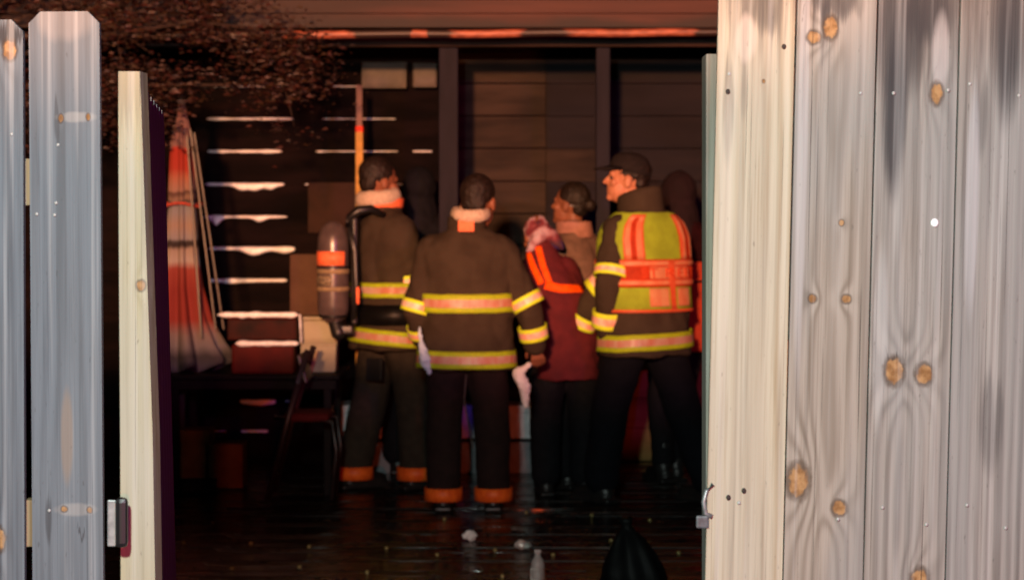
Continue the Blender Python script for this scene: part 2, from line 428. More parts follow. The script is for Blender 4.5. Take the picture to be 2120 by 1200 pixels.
# door step in front of the wall
step = empty('door_step', (((690+1112)/2-CX)/F*13.9, 13.9, 0)); tag(step, 'low white painted door step behind the legs of the people', 'step')
wst = mottled('white_step_paint', (.74, .74, .76), (.55, .55, .58), 12, .5, .4)
sS = F/13.75
link('tread', B((0, 0, .40), (1.30, .34, .05), None, .006), wst, step)
link('riser', B((0, -.13, .295), (1.24, .03, .158), None, .003), wst, step)
link('plinth', B((0, -.02, .10), (1.26, .36, .20), None, .006), mottled('damp_concrete', (.10, .11, .13), (.07, .075, .09), 10, .4, .5, .3), step)

# ------------------------------------------------------------------ tree overhanging from the left
tree = empty('overhanging_tree', (-3.3, 12.3, 0)); tag(tree, 'tree with reddish brown leaves hanging over the left eave', 'tree')
barkm = mottled('bark', (.05, .032, .025), (.025, .017, .014), 20, .9, .2, .8, (1, 1, .25))
bm = bmesh.new()
tube(bm, [(0, 0, 0), (.05, 0, .8), (-.03, .03, 1.6), (.05, 0, 2.4), (.12, 0, 3.2)], [.14, .12, .11, .095, .07], 12)
link('trunk', tomesh(bm), barkm, tree, True)
limbs = [((.03, 0, 2.3), (.7, -.1, 2.55), (1.5, 0, 2.70), (2.2, .1, 2.62)), ((.05, 0, 2.0), (.5, .15, 2.3), (1.2, .2, 2.35), (2.0, .25, 2.36)), ((.05, 0, 2.5), (.4, -.2, 2.9), (1.0, -.1, 3.0), (1.6, 0, 3.0)), ((0, 0, 2.1), (-.5, 0, 2.5), (-1.0, .1, 2.8), (-1.5, .1, 2.9))]
bm = bmesh.new()
for L in limbs: tube(bm, L, [.035, .022, .014, .006], 8)
twigs = []
for k in range(90):
    L = random.choice(limbs); f = random.uniform(.1, 1); i = min(2, int(f*3)); t = f*3-i
    p = Vector(L[i]).lerp(Vector(L[i+1]), t)
    q = p+Vector((random.uniform(-.3, .3), random.uniform(-.3, .2), random.uniform(-.32, .22)))
    tube(bm, [p, p.lerp(q, .5)+Vector((0, 0, .03)), q], [.005, .004, .002], 5); twigs.append((p, q))
link('limb', tomesh(bm), barkm, tree, True)
leafs = [mottled('rust_leaf', (.060, .016, .011), (.026, .008, .006), 8, .55, .4), mottled('grey_leaf', (.070, .040, .034), (.026, .015, .013), 8, .55, .4), mottled('olive_leaf', (.05, .024, .009), (.028, .013, .006), 8, .5, .4)]
bm = bmesh.new()
for k in range(26000):
    p, q = random.choice(twigs)
    c = p.lerp(q, random.uniform(.1, 1.1))+Vector((random.gauss(0, .10), random.gauss(0, .10), random.gauss(0, .07)))
    if mnoise.noise((c.x*3.2, c.y*2, c.z*5)) < -.22: continue
    s = random.uniform(.007, .024); E = Matrix.Rotation(random.uniform(0, 6.3), 4, 'Z') @ Matrix.Rotation(random.uniform(-1.2, 1.2), 4, 'X')
    pts = [E @ Vector(v) for v in ((-s, 0, 0), (0, -s*.55, .2*s), (s*1.2, 0, -.3*s), (0, s*.55, .2*s))]
    f = bm.faces.new([bm.verts.new(c+v) for v in pts]); f.material_index = random.choice((0, 0, 1, 1, 2))
o = link('crown', tomesh(bm), leafs, tree)

# ------------------------------------------------------------------ fences
def picket_mesh(w, h, th=.017, ear=.022, warp=0.0):
    bm = bmesh.new(); n = 10; rws = []
    hs = [0, h*.33, h*.66, h-ear]
    prof = []
    for z in hs: prof.append((z, w/2))
    prof.append((h, w/2-ear))
    for z, hw in prof:
        y0 = warp*math.sin(z*1.7)
        rws.append([(-hw, y0-th/2, z), (hw, y0-th/2, z), (hw, y0+th/2, z), (-hw, y0+th/2, z)])
    rings(bm, rws)
    bmesh.ops.bevel(bm, geom=[e for e in bm.edges if e.calc_face_angle(0) > .8], offset=.0022, segments=2, affect='EDGES')
    return tomesh(bm)
dR = 4.05; sR = F/dR
def rz_(py): return EYE-(py-HZ)/sR
TOP_R = 2.03
def lean_board(parent, d, l0, r0, l1, r1, mat_fn, top, warp=0):
    """board whose left/right edges run from column l0/r0 (photo row 0) to l1/r1 (row 1200)"""
    s = F/d; za, zb = EYE+HZ/s, EYE-(1200-HZ)/s
    ca, cb = ((l0+r0)/2-CX)/s, ((l1+r1)/2-CX)/s
    sl = (ca-cb)/(za-zb); base = .06; xbse = cb-sl*(zb-base)
    w = ((r0-l0)+(r1-l1))/2/s
    def loc(px, py):
        z = EYE-(py-HZ)/s; return ((px-CX)/s-(xbse+sl*(z-base)), z-base)
    o = link('picket', picket_mesh(w, top-base, warp=warp), mat_fn(loc, s), parent)
    o.location = (xbse-parent.location.x, d-parent.location.y, base); o.rotation_euler = (0, math.atan(sl), 0)
    return o
def K(loc, s, lst): return [(*loc(px, py), rx/s, rz/s) for px, py, rx, rz in lst]

rf = empty('picket_fence', (1.2, dR, 0)); tag(rf, 'weathered wooden picket fence with orange knots, right of the opening', 'fence', 'wooden fence either side of the gateway')
cream_w, tan_d = (.50, .45, .335), (.30, .225, .135)
b1 = lean_board(rf, dR, 1490, 1643, 1457, 1621, lambda L, s: wood('cream_picket', cream_w, tan_d, K(L, s, [(1580, 168, 3.2, 4)]), x0=.012, d0=.02, tilt=.03, ring=.021, seed=1.3, grey=(.40, .37, .31), greyamt=.4, ztop=(1.83, 2.03, .75), line=.42, wav=.02,
    stains=[(*L(1507, 230), .010, .10, .5), (*L(1585, 20), .028, .045, .55), (*L(1540, 180), .008, .06, .3)], pale=[(*L(1545, 80), .022, .05, .5, (.60, .52, .44)), (*L(1500, 500), .012, .35, .5, (.58, .52, .42))]), TOP_R, .002)
lg, ld = (.34, .300, .250), (.15, .120, .088)
b2 = lean_board(rf, dR, 1649, 1815, 1623, 1783, lambda L, s: wood('grey_brown_picket', lg, ld, K(L, s, [(1718, 58, 14, 22), (1684, 79, 13, 13), (1741, 460, 5, 6), (1681, 618, 8, 8), (1751, 617, 9, 9), (1651, 995, 21, 33), (1736, 1049, 14, 15)]), x0=.004, d0=-.05, tilt=.045, ring=.020, seed=4.1, greyamt=.55, ztop=(1.90, 2.06, .85), wav=.03,
    stains=[(*L(1730, 5), .05, .035, .7)], pale=[(*L(1660, 300), .012, .5, .5, (.50, .48, .47))]), TOP_R+.01, .003)
b3 = lean_board(rf, dR+.004, 1818, 1984, 1786, 1953, lambda L, s: wood('slate_grey_picket', (.32, .292, .255), (.13, .112, .092), K(L, s, [(1937, 193, 12, 21), (1849, 768, 18, 27), (1911, 772, 17, 20), (1902, 1196, 17, 22)]), x0=-.01, d0=.03, tilt=-.02, ring=.019, seed=8.7, greyamt=.6, ztop=(1.76, 1.98, .9), wav=.035,
    stains=[(*L(1850, 230), .023, .16, .9), (*L(1860, 60), .05, .14, .8), (*L(1920, 20), .05, .06, .8), (*L(1853, 735), .018, .012, .8)], pale=[(*L(1945, 110), .018, .09, .5, (.44, .42, .41)), (*L(1820, 700), .016, .2, .4, (.46, .47, .46))]), TOP_R-.004, -.003)
b4 = lean_board(rf, dR, 1988, 2152, 1957, 2120, lambda L, s: wood('dark_grained_picket', (.31, .288, .258), (.125, .108, .092), K(L, s, []), x0=.018, d0=-.02, tilt=.03, ring=.018, seed=12.2, greyamt=.6, ztop=(1.74, 2.02, .85), line=.62, wav=.03,
    stains=[(*L(2085, 60), .03, .17, .85), (*L(2050, 880), .022, .09, .5), (*L(2030, 240), .012, .08, .4)], pale=[(*L(2010, 420), .014, .25, .5, (.47, .47, .48))]), TOP_R+.006, .002)
gen = [wood('weathered_picket', (.33, .31, .29), (.16, .14, .125), [(.02, .9, .014, .02), (-.03, 1.5, .012, .014)], seed=21+k*4.3, ring=.018, ztop=(1.8, 2.05, .8)) for k in range(2)]
gm = picket_mesh(.145, 1.95)
for mm in gen[:1]: gm.materials.append(mm)
for k in range(38):
    o = bpy.data.objects.new('picket', gm); COL.objects.link(o); o.parent = rf
    o.location = ((2100+k*170-CX)/sR+.075-rf.location.x, random.uniform(-.002, .002), .06); o.rotation_euler = (0, .026, 0)
railm = wood('rail_wood', (.30, .22, .13), (.16, .11, .06), seed=33)
def rail(parent, x0, x1, y, z):
    o = link('rail', B((0, 0, 0), (x1-x0, .038, .089), None, .003), railm, parent); o.location = ((x0+x1)/2-parent.location.x, y-parent.location.y, z); return o
for z in (rz_(190), rz_(1055), .30): rail(rf, .40, 7.4, dR+.032, z)
pm = wood('post_wood', (.24, .215, .165), (.13, .11, .08), seed=40, x0=.02, ztop=(1.62, 1.86, .3), stains=[(-.01, 1.6, .014, .1, .5)])
o = link('gate_post', B((0, 0, .945), (.089, .089, 1.93), None, .004), pm, rf); o.location = ((1457-CX)/F*4.20+.0445-rf.location.x, .15, 0)
nm = bmesh.new(); ell(nm, (0, 0, 0), (.0034, .0020, .0034), None, 10, 6); nm = tomesh(nm); nm.materials.append(M['nail'])
hole = bmesh.new(); ell(hole, (0, 0, 0), (.0045, .0022, .0052), None, 10, 6); hole = tomesh(hole); hole.materials.append(Mat('rusty_nail', .8).color((.03, .022, .018)).m)
whitem = bmesh.new(); ell(whitem, (0, 0, 0), (.0072, .002, .0080), None, 12, 6); whitem = tomesh(whitem); whitem.materials.append(Mat('white_fleck', .6).color((.85, .85, .85)).m)
def nails(parent, d, pts, me, name='nail'):
    for px, py in pts:
        p = P(px, py, d-.0095); o = bpy.data.objects.new(name, me); COL.objects.link(o); o.parent = parent; o.location = p-parent.location
nails(rf, dR, [(1782, 193), (1850, 193), (1963, 187), (2008, 174), (2110, 198), (1735, 1074), (1530, 1040), (2002, 1045), (1918, 1085), (2082, 1092), (1827, 1050), (1510, 153)], nm)
nails(rf, dR, [(1623, 97), (1540, 1015), (1508, 1029), (1507, 190)], hole)
nails(rf, dR, [(1935, 461)], whitem, 'paint_fleck')

dL = 4.15; sL = F/dL
lf = empty('picket_fence', (-1.2, dL, 0)); tag(lf, 'blue grey dog-eared picket fence left of the opening', 'fence', 'wooden fence either side of the gateway')
bg, bd = (.155, .182, .205), (.078, .088, .10)
lean_board(lf, dL, 62, 206, 68, 216, lambda L, s: wood('blue_grey_picket', bg, bd, K(L, s, [(128, 246, 5, 8), (184, 243, 4, 7), (134, 1052, 6, 6), (187, 1054, 5, 6)]), x0=.006, d0=.0, tilt=.05, ring=.019, seed=15.5, grey=(.165, .188, .205), greyamt=.5, streak=.6, ztop=(1.80, 2.02, .5), line=.5, wav=.02,
    stains=[(*L(120, 265), .006, .04, .5), (*L(102, 1085), .006, .04, .6), (*L(170, 1095), .008, .008, .7)], pale=[(*L(160, 243), .042, .012, .38, (.42, .40, .36)), (*L(160, 1053), .045, .014, .42, (.38, .36, .33)), (*L(140, 900), .013, .10, .55, (.27, .20, .14)), (*L(135, 40), .06, .05, .25, (.42, .36, .32))]), EYE+(HZ-25)/sL, .002)
lean_board(lf, dL, -95, 49, -92, 53, lambda L, s: wood('blue_grey_edge_picket', bg, bd, K(L, s, [(22, 105, 13, 20), (3, 1115, 10, 22)]), x0=-.01, d0=.02, tilt=.05, ring=.02, seed=18.5, streak=.6, grey=(.165, .188, .205), greyamt=.5, stains=[(*L(20, 75), .03, .022, .9)]), EYE+(HZ-42)/sL, 0)
gl = picket_mesh(.135, 1.93); gl.materials.append(gen[1])
for k in range(66):
    o = bpy.data.objects.new('picket', gl); COL.objects.link(o); o.parent = lf
    o.location = ((-108-k*160-CX)/sL-.068-lf.location.x, random.uniform(-.002, .002), .06); o.rotation_euler = (0, -.006, 0)
for z in (EYE-(300-HZ)/sL-.07, EYE-(1052-HZ)/sL-.03, .30): rail(lf, -10.5, -.80, dL+.032, z)
nails(lf, dL, [(113, 445), (116, 420), (24, 278), (76, 443), (120, 300), (102, 1056)], nm)

# open gate, swung back on the left side
gate = empty('open_gate', ((286-CX)/F*4.24, 4.24, 0)); tag(gate, 'open wooden gate seen nearly edge on, pale stile and shaded pickets', 'gate')
gdir = Vector((-.120, 1, 0)).normalized(); gang = math.atan2(gdir.x, gdir.y)
stm = wood('yellow_stile', (.43, .40, .26), (.26, .225, .115), [(.012, 1.47, .008, .010)], x0=-.02, d0=.04, tilt=.02, ring=.022, seed=27, grey=(.42, .42, .37), greyamt=.5, line=.35, ztop=(1.78, 1.86, .3))
sG = F/4.2
bm = bmesh.new(); rws = []
for py, a, b in ((148, 245, 290), (500, 246, 302), (900, 249, 316), (1200, 250, 321), (2080, 253, 330)):
    z = EYE-(py-HZ)/sG; x0, x1 = (a-CX)/sG-gate.location.x, (b-CX)/sG-gate.location.x
    rws.append([(x0, -.04, z), (x1, -.04, z), (x1+.004, .02, z), (x0-.012, .02, z)])
rings(bm, rws[::-1]); bmesh.ops.bevel(bm, geom=[e for e in bm.edges if e.calc_face_angle(0) > .8], offset=.002, segments=2, affect='EDGES')
link('stile', tomesh(bm), stm, gate)
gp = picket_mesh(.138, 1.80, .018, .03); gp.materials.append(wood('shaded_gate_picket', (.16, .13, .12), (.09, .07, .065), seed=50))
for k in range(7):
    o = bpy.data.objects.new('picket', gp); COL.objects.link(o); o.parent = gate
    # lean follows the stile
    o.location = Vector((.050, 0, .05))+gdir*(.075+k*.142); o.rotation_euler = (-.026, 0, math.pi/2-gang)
for z in (.35, .98, 1.62):
    o = link('rail', B((0, 0, 0), (.98, .036, .085), None, .003), railm, gate); o.location = Vector((.004-.012*z, 0, z))+gdir*.53; o.rotation_euler = (0, 0, math.pi/2-gang)
h = empty('hinge'); 
bm = bmesh.new(); box(bm, (0, 0, 0), (.016, .006, .088), None, .0025); hp = link('hinge', tomesh(bm), M['galv'], gate)
bpy.data.objects.remove(h); hp.location = P(231, 1082, 4.14)-gate.location
bm = bmesh.new(); box(bm, (0, 0, 0), (.022, .026, .094), None, .009); o = link('hinge_knuckle', tomesh(bm), M['black'], hp); o.location = (.020, -.004, .002)
# latch on the right
la = empty('gate_latch', P(1458, 1055, 4.04)); tag(la, 'small pale metal gate latch poking past the cream picket', 'latch')
bm = bmesh.new(); tube(bm, [(.016, 0, .048), (.004, 0, .036), (-.001, 0, .015), (.002, 0, -.006), (.014, 0, -.012)], .0045, 8); link('latch_loop', tomesh(bm), M['galv'], la, True)
bm = bmesh.new(); box(bm, (-.003, .004, -.022), (.024, .012, .024), None, .004); link('latch_body', tomesh(bm), mottled('dull_zinc', (.10, .11, .12), (.05, .055, .06), 80, .5, .5), la)

# ------------------------------------------------------------------ patio furniture on the left
dT = 12.75; sT = F/dT
tb = empty('patio_table', P(525, 0, dT)*Vector((1, 1, 0)) if False else Vector(((525-CX)/sT, dT+.25, 0))); tag(tb, 'dark patio table with a closed umbrella standing through it', 'table')
dkm = mottled('dark_brown_metal', (.008, .005, .004), (.005, .003, .003), 12, .6, .1)
TZ = .695
for k in range(7): link('table_slat', B((0, -.36+k*.12, TZ-.012), (1.02, .105, .024), None, .004), dkm, tb)
link('apron', B((0, -.40, TZ-.055), (.98, .02, .05)), dkm, tb)
for sx in (-.44, .44):
    for sy in (-.36, .36): link('leg', B((sx, sy, (TZ-.026)/2), (.045, .045, TZ-.026), None, .005), dkm, tb)
um = empty('patio_umbrella', ((366-CX)/sT, dT-.05+.25, TZ)); tag(um, 'closed patio umbrella with red, salmon and grey striped fabric', 'umbrella')
sU = F/(dT+.2)
def uz(py): return EYE-(py-HZ)/sU-TZ
fab = Mat('striped_fabric', .85, 0, .2)
zz = (fab.z+(fab.noise(14, 14, 6, 2, 1)-.5)*.05)*(1/1.6)
ustr = [(775, (.20, .19, .21)), (735, (.09, .085, .09)), (715, (.24, .22, .23)), (690, (.26, .20, .19)), (662, (.28, .045, .035)), (600, (.24, .035, .028)), (556, (.30, .06, .045)), (540, (.42, .37, .34)), (516, (.36, .29, .25)), (508, (.04, .03, .03)), (500, (.05, .04, .04)), (494, (.30, .29, .31)), (468, (.36, .27, .22)), (440, (.28, .28, .30)), (424, (.25, .24, .25)), (418, (.05, .03, .03)), (411, (.30, .20, .15)), (398, (.10, .05, .04)), (393, (.36, .22, .17)), (368, (.42, .16, .10)), (350, (.40, .05, .03)), (308, (.40, .04, .025)), (303, (.27, .15, .135)), (230, (.24, .13, .12))]
stops = [(uz(py)/1.6, tuple(q*.72 for q in c)) for py, c in ustr]
fab.color(fab.ramp(zz, [(max(0, min(1, p)), c) for p, c in stops])); fab.bump(fab.noise(60, 60, 10, 3, 2), .3, .004)
bm = bmesh.new(); rws = []; NS = 96
prof = [(1.60, .018), (1.57, .030), (1.50, .045), (1.42, .075), (1.36, .098), (1.2, .105), (1.05, .112), (.97, .108), (.9, .120), (.7, .128), (.5, .16), (.3, .205), (.16, .26), (.06, .30), (.03, .29)]
for z, r in prof:
    row = []
    for j in range(NS):
        a = 2*math.pi*j/NS; pl = max(0, .10+.20*(1.6-z)/1.6)
        rr = r*(1+pl*math.sin(a*8+z*.9)+.05*mnoise.noise((math.cos(a)*2, math.sin(a)*2, z*4)))
        rr *= (.62 if z > .45 else .62+.16*(.45-z)/.45); row.append((rr*math.cos(a)+.10*max(0, .45-z)*.6, rr*math.sin(a)*.9, z+.03*math.sin(a*8)*(1 if z < .1 else 0)))
    rws.append(row)
rings(bm, rws); link('canopy', tomesh(bm), fab.m, um, True)
bm = bmesh.new(); tube(bm, [(.0, 0, -.69), (.0, 0, 1.62)], .019, 10); link('pole', tomesh(bm), M['steel'], um, True)
bm = bmesh.new(); ell(bm, (0, 0, 1.63), (.016, .016, .024)); link('finial', tomesh(bm), dkm, um, True)
ribm = mottled('rib_metal', (.045, .025, .025), (.02, .012, .012), 20, .35, .5)
for k, (a, b) in enumerate((((.07, -.14, 1.42), (.22, -.15, .25)), ((.05, -.13, 1.38), (.14, -.17, .2)), ((.09, -.12, 1.40), (.26, -.10, .25)))):
    bm = bmesh.new(); tube(bm, [a, b], .007, 6); link('rib', tomesh(bm), ribm, um)
bm = bmesh.new(); tube(bm, [(.112*math.cos(t)*1.08, .105*math.sin(t)*1.08, .98+.01*math.sin(t*3)) for t in [2*math.pi*j/24 for j in range(25)]], .008, 6); link('tie_strap', tomesh(bm), mottled('red_strap', (.5, .08, .05), (.35, .05, .03), 30, .7), um)
link('umbrella_base', B((0, 0, -.66), (.42, .42, .06), None, .01), dkm, um)
um.location.z = TZ
# striped cooler on the table
cl = empty('picnic_cooler', ((545-CX)/sT, dT+.10, TZ)); tag(cl, 'dark red cooler with two cream edges on the table', 'cooler')
redp = mottled('red_plastic', (.10, .009, .006), (.06, .006, .005), 6, .6, .1)
def tzz(py): return EYE-(py-HZ)/(F/(dT-.02))-TZ
link('cooler_body', B((0, 0, tzz(712)/2), (.36, .28, tzz(712)), None, .015), redp, cl)
def rough_edge(name, x0, x1, z, t, seed):  # pale cooler edges modelled like the painted highlight strips on the wall
    bm = bmesh.new(); rws = []
    for i in range(41):
        f = i/40; x = x0+(x1-x0)*f; q = t*(.75+.35*mnoise.noise((x*14, seed, 0)))*min(1, min(f, 1-f)*14+.25); dn = q*(1.0+.5*mnoise.noise((x*22, seed, 4)))
        rws.append([(x, -.150-.012*math.cos(a), z+(q if math.sin(a) > 0 else dn)*math.sin(a)) for a in [2*math.pi*j/8 for j in range(8)]])
    rings(bm, rws); return link(name, tomesh(bm), glintm, cl, True)
rough_edge('lower_edge', -.155, .212, tzz(710), .022, 3)
link('lid', B((-.005, 0, tzz(682)), (.40, .27, .120), None, .01), mottled('dark_red_plastic', (.045, .008, .005), (.012, .005, .004), 7, .6, .1), cl)
rough_edge('lid_edge', -.26, .21, tzz(651), .022, 8)
link('lid_top', B((-.005, 0, tzz(655)), (.40, .28, .03), None, .01), redp, cl)
bm = bmesh.new(); tube(bm, [(.215, -.12, tzz(650)), (.222, -.12, tzz(708))], .006, 8); link('corner_bar', tomesh(bm), glintm, cl, True)
jb = empty('storage_bin', ((656-CX)/sT, dT+.20, TZ)); tag(jb, 'olive beige plastic bin on the table behind the cooler', 'bin')
binm = mottled('olive_plastic', (.36, .33, .20), (.26, .23, .14), 6, .5, .4)
bm = bmesh.new(); rings(bm, [[(sx*w, sy*w, z) for sx, sy in ((-1, -1), (1, -1), (1, 1), (-1, 1))] for z, w in ((0, .098), (.16, .104), (.166, .110), (.18, .110), (.186, .106), (.30, .112))])
bmesh.ops.bevel(bm, geom=bm.edges[:], offset=.006, segments=2, affect='EDGES'); link('bin_body', tomesh(bm), binm, jb)
link('bin_lid', B((0, 0, .314), (.236, .236, .022), None, .008), binm, jb)
ct = link('cardboard_carton', B((0, 0, .18), (.17, .16, .36), None, .004), mottled('brown_cardboard', (.10, .055, .032), (.075, .04, .024), 9, .9, .2)); ct.location = ((632-CX)/(F/13.1), 13.12, TZ+.326); tag(ct, 'narrow brown cardboard carton on the olive bin', 'carton')
# folding chair with red cushion in front of the table
ch = empty('folding_chair', ((625-CX)/(F/12.2), 12.3, 0)); tag(ch, 'dark metal folding chair with red seat in front of the table', 'chair')
sC = F/12.2
def cp(px, py, dy): return Vector(((px-625)/sC, dy, EYE-(py-HZ)/sC))
chm = mottled('dark_chair_paint', (.030, .016, .014), (.018, .011, .010), 16, .35, .5)
for dy in (-.18, .18):
    bm = bmesh.new(); tube(bm, [cp(640, 722, dy), cp(600, 860, dy), cp(557, 1030, dy)], .017, 8); link('leg', tomesh(bm), chm, ch, True)
    bm = bmesh.new(); tube(bm, [cp(570, 862, dy*.86), cp(690, 870, dy*.86), cp(698, 930, dy*.86), cp(688, 1032, dy*.86)], .013, 8); link('leg', tomesh(bm), chm, ch, True)
bm = bmesh.new(); box(bm, cp(636, 862, 0), (.25, .34, .05), None, .02); link('seat_cushion', tomesh(bm), mottled('red_cushion', (.13, .009, .008), (.09, .007, .006), 10, .8, .2), ch, True)
link('backrest', B(cp(628, 762, 0), (.02, .36, .16), Matrix.Rotation(-.28, 4, 'Y'), .006), chm, ch)
bm = bmesh.new(); tube(bm, [cp(569, 985, -.16), cp(569, 985, .16)], .010, 8); link('stretcher', tomesh(bm), M['steel'], ch, True)
# cartons under the table
for (px, w, hgt, lab) in ((378, .26, .34, 'brown carton on the deck under the table, nearest the gate'), (455, .22, .26, 'lower rust brown carton on the deck under the table')):
    o = link('carton', B((0, 0, hgt/2), (w, .24, hgt), None, .004), mottled('rust_cardboard', (.20, .085, .035), (.13, .05, .02), 8, .9, .2)); o.location = ((px-CX)/sT, dT+.30, 0.006); tag(o, lab, 'carton', 'cartons under the table')
# pike pole leaning on the wall
pk = empty('pike_pole', ((744-CX)/(F/13.55), 13.55, 0)); tag(pk, 'long tool pole, yellow wood below a red band, behind the left firefighter', 'pole')
sK = F/13.55
def kz(py): return EYE-(py-HZ)/sK
for nm_, a, b, r, c in (('handle', 1010, 271, .024, (.85, .50, .14)), ('red_band', 271, 259, .025, (.8, .05, .015)), ('upper_shaft', 259, 172, .020, (.30, .19, .17))):
    bm = bmesh.new(); tube(bm, [(-.018*(kz(a)/2.4), .25*(kz(a)/2.4), max(.0, kz(a))), (-.018*(kz(b)/2.4), .25*(kz(b)/2.4), kz(b))], r, 10); link(nm_, tomesh(bm), mottled(nm_, c, tuple(q*.75 for q in c), 12, .5, .4), pk, True)

# ------------------------------------------------------------------ people
def sect(T, z):
    if z <= T[0][0]: return T[0][1:]
    for a, b in zip(T[:-1], T[1:]):
        if z <= b[0]:
            f = (z-a[0])/(b[0]-a[0]); f = f*f*(3-2*f)*.5+f*.5
            return tuple(p+(q-p)*f for p, q in zip(a[1:], b[1:]))
    return T[-1][1:]
def spt(T, z, a, off=0):
    cx, cy, rx, ry = sect(T, z); e = .86
    c, s = math.cos(a), math.sin(a)
    return Vector((cx+(rx+off)*math.copysign(abs(c)**e, c), cy+(ry+off)*math.copysign(abs(s)**e, s), z))
COAT = [(.76, 0, 0, .262, .195), (.92, 0, 0, .252, .185), (1.10, 0, 0, .245, .172), (1.26, 0, 0, .250, .165), (1.37, 0, 0, .252, .155), (1.44, 0, -.005, .226, .132), (1.487, 0, -.01, .160, .108), (1.53, 0, -.01, .088, .095), (1.58, 0, -.005, .080, .088)]
def tors(T, dz=0, lean=0, cx=0, hem=None, wide=1):
    out = []
    for z, a, b, rx, ry in T: out.append((z, a+cx*(z-.9), b+lean*max(0, z-.85), rx*wide, ry*wide))
    return out
def band(parent, T, z0, z1, mats, off=.013, a0=0, a1=2*math.pi, strips=(0, .28, .72, 1), idx=(0, 1, 0), arch=0, aph=0, name='reflective_band', n=72, wav=.004):
    bm = bmesh.new(); full = abs(a1-a0) > 6.2; rws = []
    cnt = n if full else n+1
    fr = []
    for s0, s1 in zip(strips[:-1], strips[1:]): fr += [s0, (s0+s1)/2]
    fr.append(1.0)
    for f in fr:
        row = []
        for j in range(cnt):
            a = a0+(a1-a0)*j/n; z = z0+(z1-z0)*f + wav*mnoise.noise((math.cos(a)*2.5, math.sin(a)*2.5, z0*7))
            p = spt(T, z, a, off+.003*mnoise.noise((math.cos(a)*6, math.sin(a)*6, z*5))); p.z += arch*math.cos(a-aph); row.append(bm.verts.new(p))
        rws.append(row)
    for k in range(len(rws)-1):
        for j in range(cnt if full else cnt-1):
            f = bm.faces.new((rws[k][j], rws[k][(j+1) % cnt], rws[k+1][(j+1) % cnt], rws[k+1][j])); f.material_index = idx[k//2]
    r = bmesh.ops.solidify(bm, geom=bm.faces[:], thickness=.004)
    me = bpy.data.meshes.new('b'); bm.to_mesh(me); bm.free()
    return link(name, me, mats, parent, True)
def sleeve_band(parent, a, b, f0, f1, r, mats, name='sleeve_band', squash=1):
    a, b = Vector(a), Vector(b); d = b-a; bm = bmesh.new(); rws = []
    u, v = frame(d)
    for f in (f0, f0+(f1-f0)*.14, f0+(f1-f0)*.28, (f0+f1)/2, f0+(f1-f0)*.72, f0+(f1-f0)*.86, f1):
        p = a+d*f; rws.append([bm.verts.new(p+u*r*math.cos(t)+v*r*math.sin(t)) for t in [2*math.pi*j/28 for j in range(28)]])
    for k in range(6):
        for j in range(28):
            q = bm.faces.new((rws[k][j], rws[k][(j+1) % 28], rws[k+1][(j+1) % 28], rws[k+1][j])); q.material_index = (0, 0, 1, 1, 0, 0)[k]
    bmesh.ops.recalc_face_normals(bm, faces=bm.faces[:]); bmesh.ops.solidify(bm, geom=bm.faces[:], thickness=.004)
    me = bpy.data.meshes.new('s'); bm.to_mesh(me); bm.free()
    return link(name, me, mats, parent, True)
def hand(bm, w, d, n, curl=.5, side=1):
    d = d.normalized(); n = (n-d*n.dot(d)).normalized(); s = d.cross(n)*side
    for k in (-1, 0, 1): caps(bm, w+d*.005+s*k*.014, w+d*.082+s*k*.023, .017, .014, 8)
    for k, (o, L) in enumerate(((.033, .062), (.011, .074), (-.011, .068), (-.033, .052))):
        a = w+d*.085+s*o; c1, c2 = curl*.7+.05*k, curl*1.7
        e1 = a+(d*math.cos(c1)+n*math.sin(c1))*L*.5; e2 = e1+(d*math.cos(c2)+n*math.sin(c2))*L*.5
        caps(bm, a, e1, .0095, .009, 8); caps(bm, e1, e2, .009, .0075, 8)
    a = w+d*.025+s*.032; e1 = a+(d*.7+s*.6+n*.35).normalized()*.038; e2 = e1+(d*.9+s*.1+n*.5).normalized()*.030
    caps(bm, a, e1, .013, .011, 8); caps(bm, e1, e2, .011, .0085, 8)
TAPE = None
